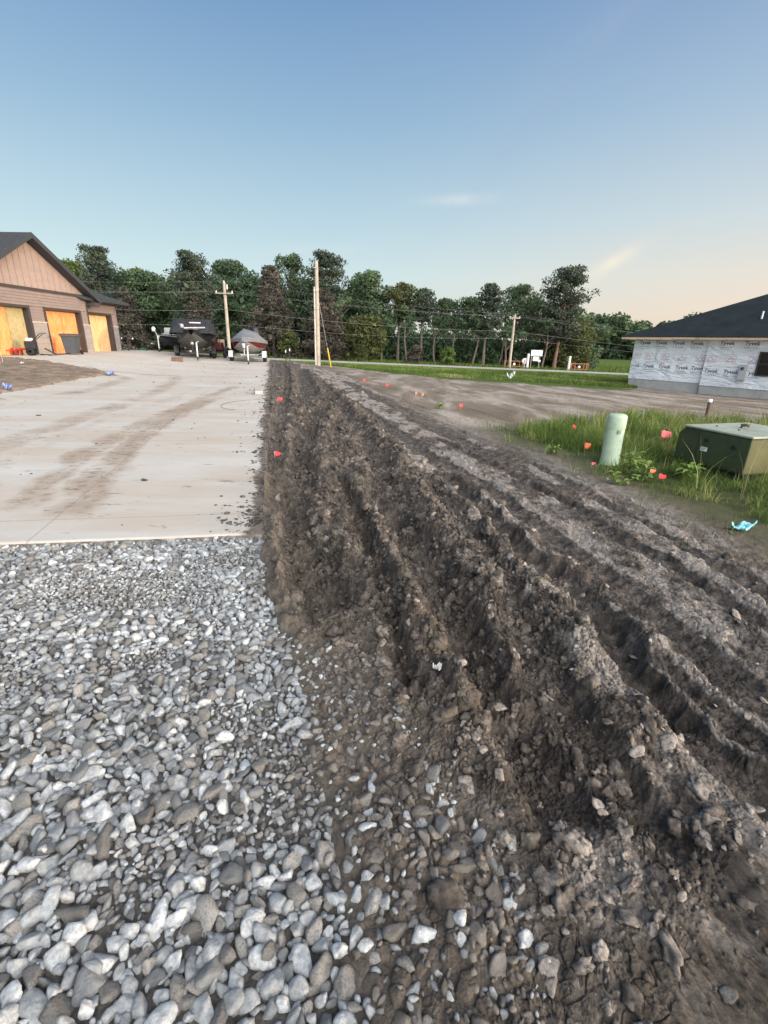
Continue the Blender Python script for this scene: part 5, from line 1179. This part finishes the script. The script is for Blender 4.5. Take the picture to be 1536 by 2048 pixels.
def trailer(label, X, Y, zb, rz, halfw, axle_y, Lf, mat, wr=.33, tongue=1.3, group='boat trailers on the driveway', jackx=.28, fend=None):
    t = thing('boat_trailer', label, 'trailer', (X, Y, zb), rz, group)
    m = MB()
    for s_ in (-1, 1): m.tube([(s_*halfw*.62, Lf, .45), (s_*halfw*.62, 1.2, .45), (0.02*s_, -tongue+.3, .47)], .045, 6)
    m.box((-halfw*.62, axle_y-.04, .36), (halfw*.62, axle_y+.04, .44)); m.box((-halfw*.62, 1.2, .42), (halfw*.62, 1.28, .49)); m.tube([(-halfw, axle_y, wr), (halfw, axle_y, wr)], .035, 6); m.build('frame', mat, t)
    m = MB(); m.tube([(0, -tongue+.35, .47), (0, -tongue, .48)], .04, 6); m.lathe([(0, -.05), (.06, -.04), (.07, .02), (0, .05)], (0, -tongue-.02, .5), 10); m.build('coupler', GAL, t)
    m = MB(); m.tube([(0, .05, .47), (0, .05, 1.05)], .04, 6); m.box((-.08, .0, .95), (.08, .2, 1.1)); wp = m.build('winch_post', mat, t); m = MB(); m.lathe([(0, -.07), (.09, -.07), (.09, .07), (0, .07)], (0, .02, .88), 12, 'x'); m.build('winch', GAL, wp)
    m = MB(); m.tube([(jackx, -tongue+.5, .12), (jackx, -tongue+.5, .95)], .035, 8); m.tube([(jackx, -tongue+.5, .95), (jackx+.12, -tongue+.5, 1.0)], .014, 5); jk = m.build('tongue_jack', WHT, t); wheel(0, 0, t, jackx, -tongue+.5, .11, .11, .06)
    for s_ in (-1, 1):
        wheel(0, 0, t, s_*halfw, axle_y, wr, wr, .2)
        m = MB(); P = [(axle_y-wr*1.25, wr*.95), (axle_y-wr*.8, wr*2.05), (axle_y+wr*.8, wr*2.05), (axle_y+wr*1.25, wr*.95)]
        V = [(s_*halfw-.13, y_, z_) for y_, z_ in P]+[(s_*halfw+.13, y_, z_) for y_, z_ in P]; m.add(V, [(0, 1, 5, 4), (1, 2, 6, 5), (2, 3, 7, 6)]); m.add([(x_, y_, z_-.02) for x_, y_, z_ in V], [(0, 1, 5, 4), (1, 2, 6, 5), (2, 3, 7, 6)]); m.build('fender', fend or mat, t)
    m = MB(); 
    for s_ in (-1, 1): m.box((s_*halfw*.8-.06, Lf-.02, .42), (s_*halfw*.8+.06, Lf+.05, .52))
    m.build('tail_light', REDP, t)
    return t
# red hull, grey canvas
tb, R, X, zb = boat('b', 'dark red hulled boat under a grey canvas cover on the trailer nearest the mud', 489, 715, 28.3, math.radians(10), 5.0, 1.98, .50, 1.22, HRED, HSIL, True, 'red')
m = MB(); rings = []
for i, r in enumerate(R):
    f = i/(len(R)-1); hgt = .12+.52*math.exp(-((f-.62)/.2)**2)+.1*f; w = r[0][0]; y = r[0][1]; z = r[0][2]
    rings.append([(w*1.04, y, z-.16), (w*1.03, y, z+.03), (w*.62, y, z+hgt*.62), (w*.15-.15*f, y, z+hgt), (-w*.45, y, z+hgt*.70), (-w*1.03, y, z+.03), (-w*1.04, y, z-.16)])
rings[0] = [(p[0]*.5, p[1]-.12, p[2]-.04) for p in rings[0]]
m.loft(rings, True, False, True); m.build('canvas_cover', CAN, tb)
m = MB(); m.loft([[( .28+dx*.26, 4.6+dy, z) for dx, dy in ((-1, 0), (-.8, -.22), (.8, -.22), (1, 0), (.8, .3), (-.8, .3))] for z in (1.3, 1.6, 2.0)]+[[( .28+dx*.2, 4.65+dy*.7, 2.1) for dx, dy in ((-1, 0), (-.8, -.22), (.8, -.22), (1, 0), (.8, .3), (-.8, .3))]]); m.build('outboard_motor', HBLK, tb)
MARK = MB(); V, Fs_ = textmesh('RX17', .17, 0, 0, 0, .2); ang = math.atan2(.35, 1.0)
i0 = 2; r0_, r1_ = R[2], R[4]
p0 = np.array(r0_[6])*.62+np.array(r0_[5])*.38; p1 = np.array(r1_[6])*.62+np.array(r1_[5])*.38; ax = (p1-p0)/np.linalg.norm(p1-p0); upv = np.array(r0_[6])-np.array(r0_[5]); upv /= np.linalg.norm(upv); nn_ = np.cross(ax, upv); nn_ /= np.linalg.norm(nn_)
if nn_[0] < 0: nn_ = -nn_
MARK.add([tuple(p0+ax*(v[0]+.25)+upv*v[2]*1.0+nn_*.035) for v in V], Fs_); MARK.build('hull_numbers', WHT, tb)
trailer('silver trailer carrying the red hulled boat', X, 28.3, zb, math.radians(10), .98, 2.1, 4.6, GAL, .32, 1.3)
# black boat
tb, R, X, zb = boat('b', 'large black boat under a boxy black canopy on a trailer beside the timber block', 387, 715, 28.4, math.radians(17), 5.6, 2.25, .52, 1.45, HBLK, GREYH, True, 'black')
m = MB(); rings = []
def prof(w, y, z0_, z1_, k=.72): return [(-w, y, z0_), (-w*.98, y, z0_+.12), (-w*k, y, z1_-.08), (-w*k*.8, y, z1_), (w*k*.8, y, z1_), (w*k, y, z1_-.08), (w*.98, y, z0_+.12), (w, y, z0_)]
for y, w, a, b_ in ((.5, 1.05, 1.44, 1.56), (.7, 1.22, 1.38, 1.80), (1.35, 1.27, 1.36, 2.20), (3.2, 1.28, 1.36, 2.28), (4.9, 1.24, 1.36, 2.2), (5.5, 1.18, 1.36, 1.8)): rings.append(prof(w, y, a, b_, .80))
m.loft(rings, False, False, True); cv = m.build('canvas_cover', CANB, tb)
m = MB(); m.box((-.1, 1.0, 1.99), (.5, 1.06, 2.04)); m.build('pale_strip', WHT, cv)
m = MB(); m.loft([[(-.55+dx*.3, .95+dy*.12, z) for dx, dy in ((-1, 0), (0, -1), (1, 0), (0, 1))] for z in (1.85, 1.92)]); m.tube([(-.4, .6, 1.7), (.75, .55, 1.75)], .045, 8); m.lathe([(0, -.02), (.09, 0), (.1, .12), (.05, .2), (0, .21)], (-.5, .62, 1.72), 12); m.build('bow_motor', plain('trolling_motor_grey', (.42, .40, .39), .5), tb)
m = MB(); m.loft([[(r[0][0]*.97, r[0][1]+.02, r[0][2]+.02), (r[0][0]*.6, r[0][1], r[0][2]+.09), (-r[0][0]*.6, r[0][1], r[0][2]+.09), (-r[0][0]*.97, r[0][1]+.02, r[0][2]+.02)] for r in R], False, False, True); m.build('deck', GREYH, tb)
trailer('black trailer carrying the boat with the boxy black canopy', X, 28.4, zb, math.radians(17), 1.05, 2.2, 5.4, HBLK, .35, 1.5, jackx=.30)
# small open boat
tb, R, X, zb = boat('b', 'small low open fishing boat with a pedestal seat nearest the garage end', 321, 705, 32.5, math.radians(2), 4.4, 1.6, .42, .85, HBLK, GREYH, False, 'open')
m = MB(); m.loft([[(r[0][0]*.96, r[0][1], r[0][2]-.06), (-r[0][0]*.96, r[0][1], r[0][2]-.06)] for r in R], False, False, False); m.build('deck', plain('deck_carpet', (.24, .25, .25), .9), tb)
for y in (1.4, 3.0): m = MB(); m.tube([(0, y, .8), (0, y, 1.05)], .04, 6); m.bbox((-.22, y-.2, 1.05), (.22, y+.2, 1.15), .03); m.bbox((-.22, y+.14, 1.15), (.22, y+.22, 1.5), .03); m.build('seat', plain('seat_vinyl', (.34, .35, .33), .6), tb)
m = MB(); m.loft([[(dx*.2, 4.55+dy*.2, z) for dx, dy in ((-1, -1), (1, -1), (1, 1), (-1, 1))] for z in (.35, .8, 1.25)]); m.build('outboard_motor', HBLK, tb)
m = MB(); m.tube([(0, -.1, .95), (-.05, -.35, 1.25)], .03, 6); m.lathe([(0, 0), (.11, .03), (.12, .2), (.06, .3), (0, .31)], (-.08, -.42, 1.2), 12); m.build('bow_motor', WHT, tb)
trailer('low trailer under the small open fishing boat', X, 32.5, zb, math.radians(2), .82, 2.0, 3.8, HBLK, .28, 1.1, jackx=.2)
# small red dump cart between the two covered boats
X, Yc = at(440, 715, 32.4)[0], 32.4; zb = float(SZ(np.array(X), np.array(Yc))); t = thing('lawn_tractor', 'dark red lawn tractor parked in the gap between the two covered boats', 'lawn tractor', (X, Yc, zb), .1)
m = MB(); m.bbox((-.28, -.6, .45), (.28, .2, .92), .06); m.build('bonnet', plain('dark_red_paint', (.07, .012, .012), .4), t); m = MB(); m.bbox((-.45, .2, .35), (.45, 1.0, .6), .05); m.build('rear_body', BLK, t)
m = MB(); m.bbox((-.22, .6, .6), (.22, .75, 1.1), .04); m.bbox((-.22, .3, .6), (.22, .7, .72), .03); m.build('seat', plain('tan_vinyl', (.35, .28, .2), .6), t)
for sx_, yy_, rr_ in ((-.42, -.4, .2), (.42, -.4, .2), (-.48, .65, .28), (.48, .65, .28)): wheel(0, 0, t, sx_, yy_, rr_, rr_, .18)
m = MB(); m.tube([(0, .15, .8), (0, .3, 1.1)], .02, 6); m.lathe([(.15, -.012), (.17, 0), (.15, .012), (.13, 0), (.15, -.012)], (0, .3, 1.12), 16); m.build('steering_wheel', BLK, t)
# ================================================================== ROADSIDE SIGNS AND BARRIERS
def gp(px, Y): X = at(px, 742, Y)[0]; return X, Y, float(T(np.array(X), np.array(Y)))
X, Y, z = gp(1069, 54.6); t = thing('notice_board', 'large white notice board on two posts beyond the road, smaller sheets fixed below it', 'notice board', (X, Y, z))
zt = at(1073, 700, Y)[2]-z; zb_ = at(1073, 712, Y)[2]-z; xl = at(1062, 706, Y)[0]-X; xr = at(1085, 706, Y)[0]-X
m = MB(); m.box((xl, -.04, zb_), (xr, -.01, zt)); bd = m.build('board_panel', plain('white_board', (.62, .64, .68), .5, .06), t)
m = MB()
for k in range(4): m.box((xl+.15+.05*(k % 2), -.046, zt-.16-.13*k), (xr-.15-.1*(k % 3), -.0405, zt-.12-.13*k))
m.build('print', INK2, bd)
for x_ in (xl+.12, xr-.25): m = MB(); m.box((x_-.05, -.008, -.1), (x_+.05, .08, zt-.03)); m.build('post_shaft', plain('grey_post', (.22, .21, .20), .8), t)
m = MB(); m.box((xl+.28, -.04, zb_-.52), (xl+.28+.62, -.012, zb_-.06)); m.build('paper_sheet', WHT, t); m = MB(); m.box((xr-.38, -.04, zb_-.62), (xr-.12, -.012, zb_-.40)); m.build('paper_sheet', WHT, t)
X, Y, z = gp(1047, 54.0); t = thing('round_sign', 'round white road sign on a thin post just left of the notice board', 'road sign', (X, Y, z)); zc = at(1048, 722, Y)[2]-z
m = MB(); m.lathe([(0, -.05), (.30, -.05), (.31, -.04), (.31, -.03), (0, -.03)], (0, 0, zc), 28, 'y'); fc = m.build('sign_face', plain('sign_white', (.70, .66, .62), .5, .05), t); m = MB(); m.box((-.04, -.056, zc-.18), (.04, -.0505, zc+.18)); m.build('symbol', REDP, fc)
m = MB(); m.tube([(0, 0, -.1), (0, 0, zc+.2)], .035, 6); m.build('post_shaft', WHT, t)
for px_, pt, lb in ((1053, 708, 'white bollard post between the round sign and the notice board'), (1136, 713, 'white bollard post at the left end of the right hand red barrier')):
    X, Y, z = gp(px_, 53.9); t = thing('bollard', lb, 'bollard', (X, Y, z), 0, 'white posts at the barred entrance'); zt = at(px_+2, pt, Y)[2]-z; m = MB(); m.tube([(0, 0, -.1), (0, 0, zt)], [.13, .13], 14); m.build('post_shaft', WHT, t); m = MB(); m.lathe([(.131, zt), (.12, zt+.03), (0, zt+.04)], n=14); m.build('cap', WHT, t)
GR = plain('barrier_red', (.48, .17, .11), .6, .2, 4)
for xa, xb, yt, yb, lb in ((1008, 1048, 730, 739, 'rusty red tube barrier gate around the foot of the short roadside pole'), (1141, 1176, 733, 742, 'rusty red tube barrier gate right of the second white bollard')):
    Y = 54.3; Xa, Xb = at(xa, 735, Y)[0], at(xb, 735, Y)[0]; z = float(T(np.array(Xa), np.array(Y))); t = thing('barrier_gate', lb, 'gate', (Xa, Y, z), 0, 'red tube barrier gates'); zt = .78+0*at(xa, yt, Y)[2]; zbm = .2; w_ = Xb-Xa
    m = MB(); m.tube([(0, 0, zbm), (w_, 0, zbm)], .035, 8); m.tube([(0, 0, zt), (w_, 0, zt)], .035, 8)
    for k in range(5): m.tube([(w_*k/4, 0, zbm), (w_*k/4, 0, zt)], .03, 6)
    m.tube([(w_/2, 0, zbm), (0, 0, zt)], .02, 6); m.build('gate_frame', GR, t)
    m = MB(); m.tube([(w_*.02, 0, -.1), (w_*.02, 0, zt+.1)], .05, 8); m.tube([(w_*.9, 0, -.1), (w_*.9, 0, zt)], .04, 8); m.build('post_shaft', GR, t)
    m = MB(); m.lathe([(0, -.05), (.14, -.05), (.14, -.038), (0, -.038)], (w_*.48, 0, .45), 16, 'y'); m.build('reflector', WHT, t)
for px_, pt, Yd, lb in ((572, 700, 40, 'left of two thin pale stakes by the sapling near the slab end'), (580, 697, 40.5, 'right of two thin pale stakes by the sapling near the slab end')):
    X = at(px_, 722, Yd)[0]; z = gz1(X, Yd); t = thing('garden_stake', lb, 'stake', (X, Yd, z), 0, 'thin stakes by the sapling'); zt = at(px_, pt, Yd)[2]-z; m = MB(); m.tube([(0, 0, -.1), (0, 0, zt-.2)], .035, 6); m.build('stake_shaft', GREYS, t); m = MB(); m.tube([(0, 0, zt-.2), (0, 0, zt)], .045, 6); m.build('painted_tip', WHT, t)
tick('all')
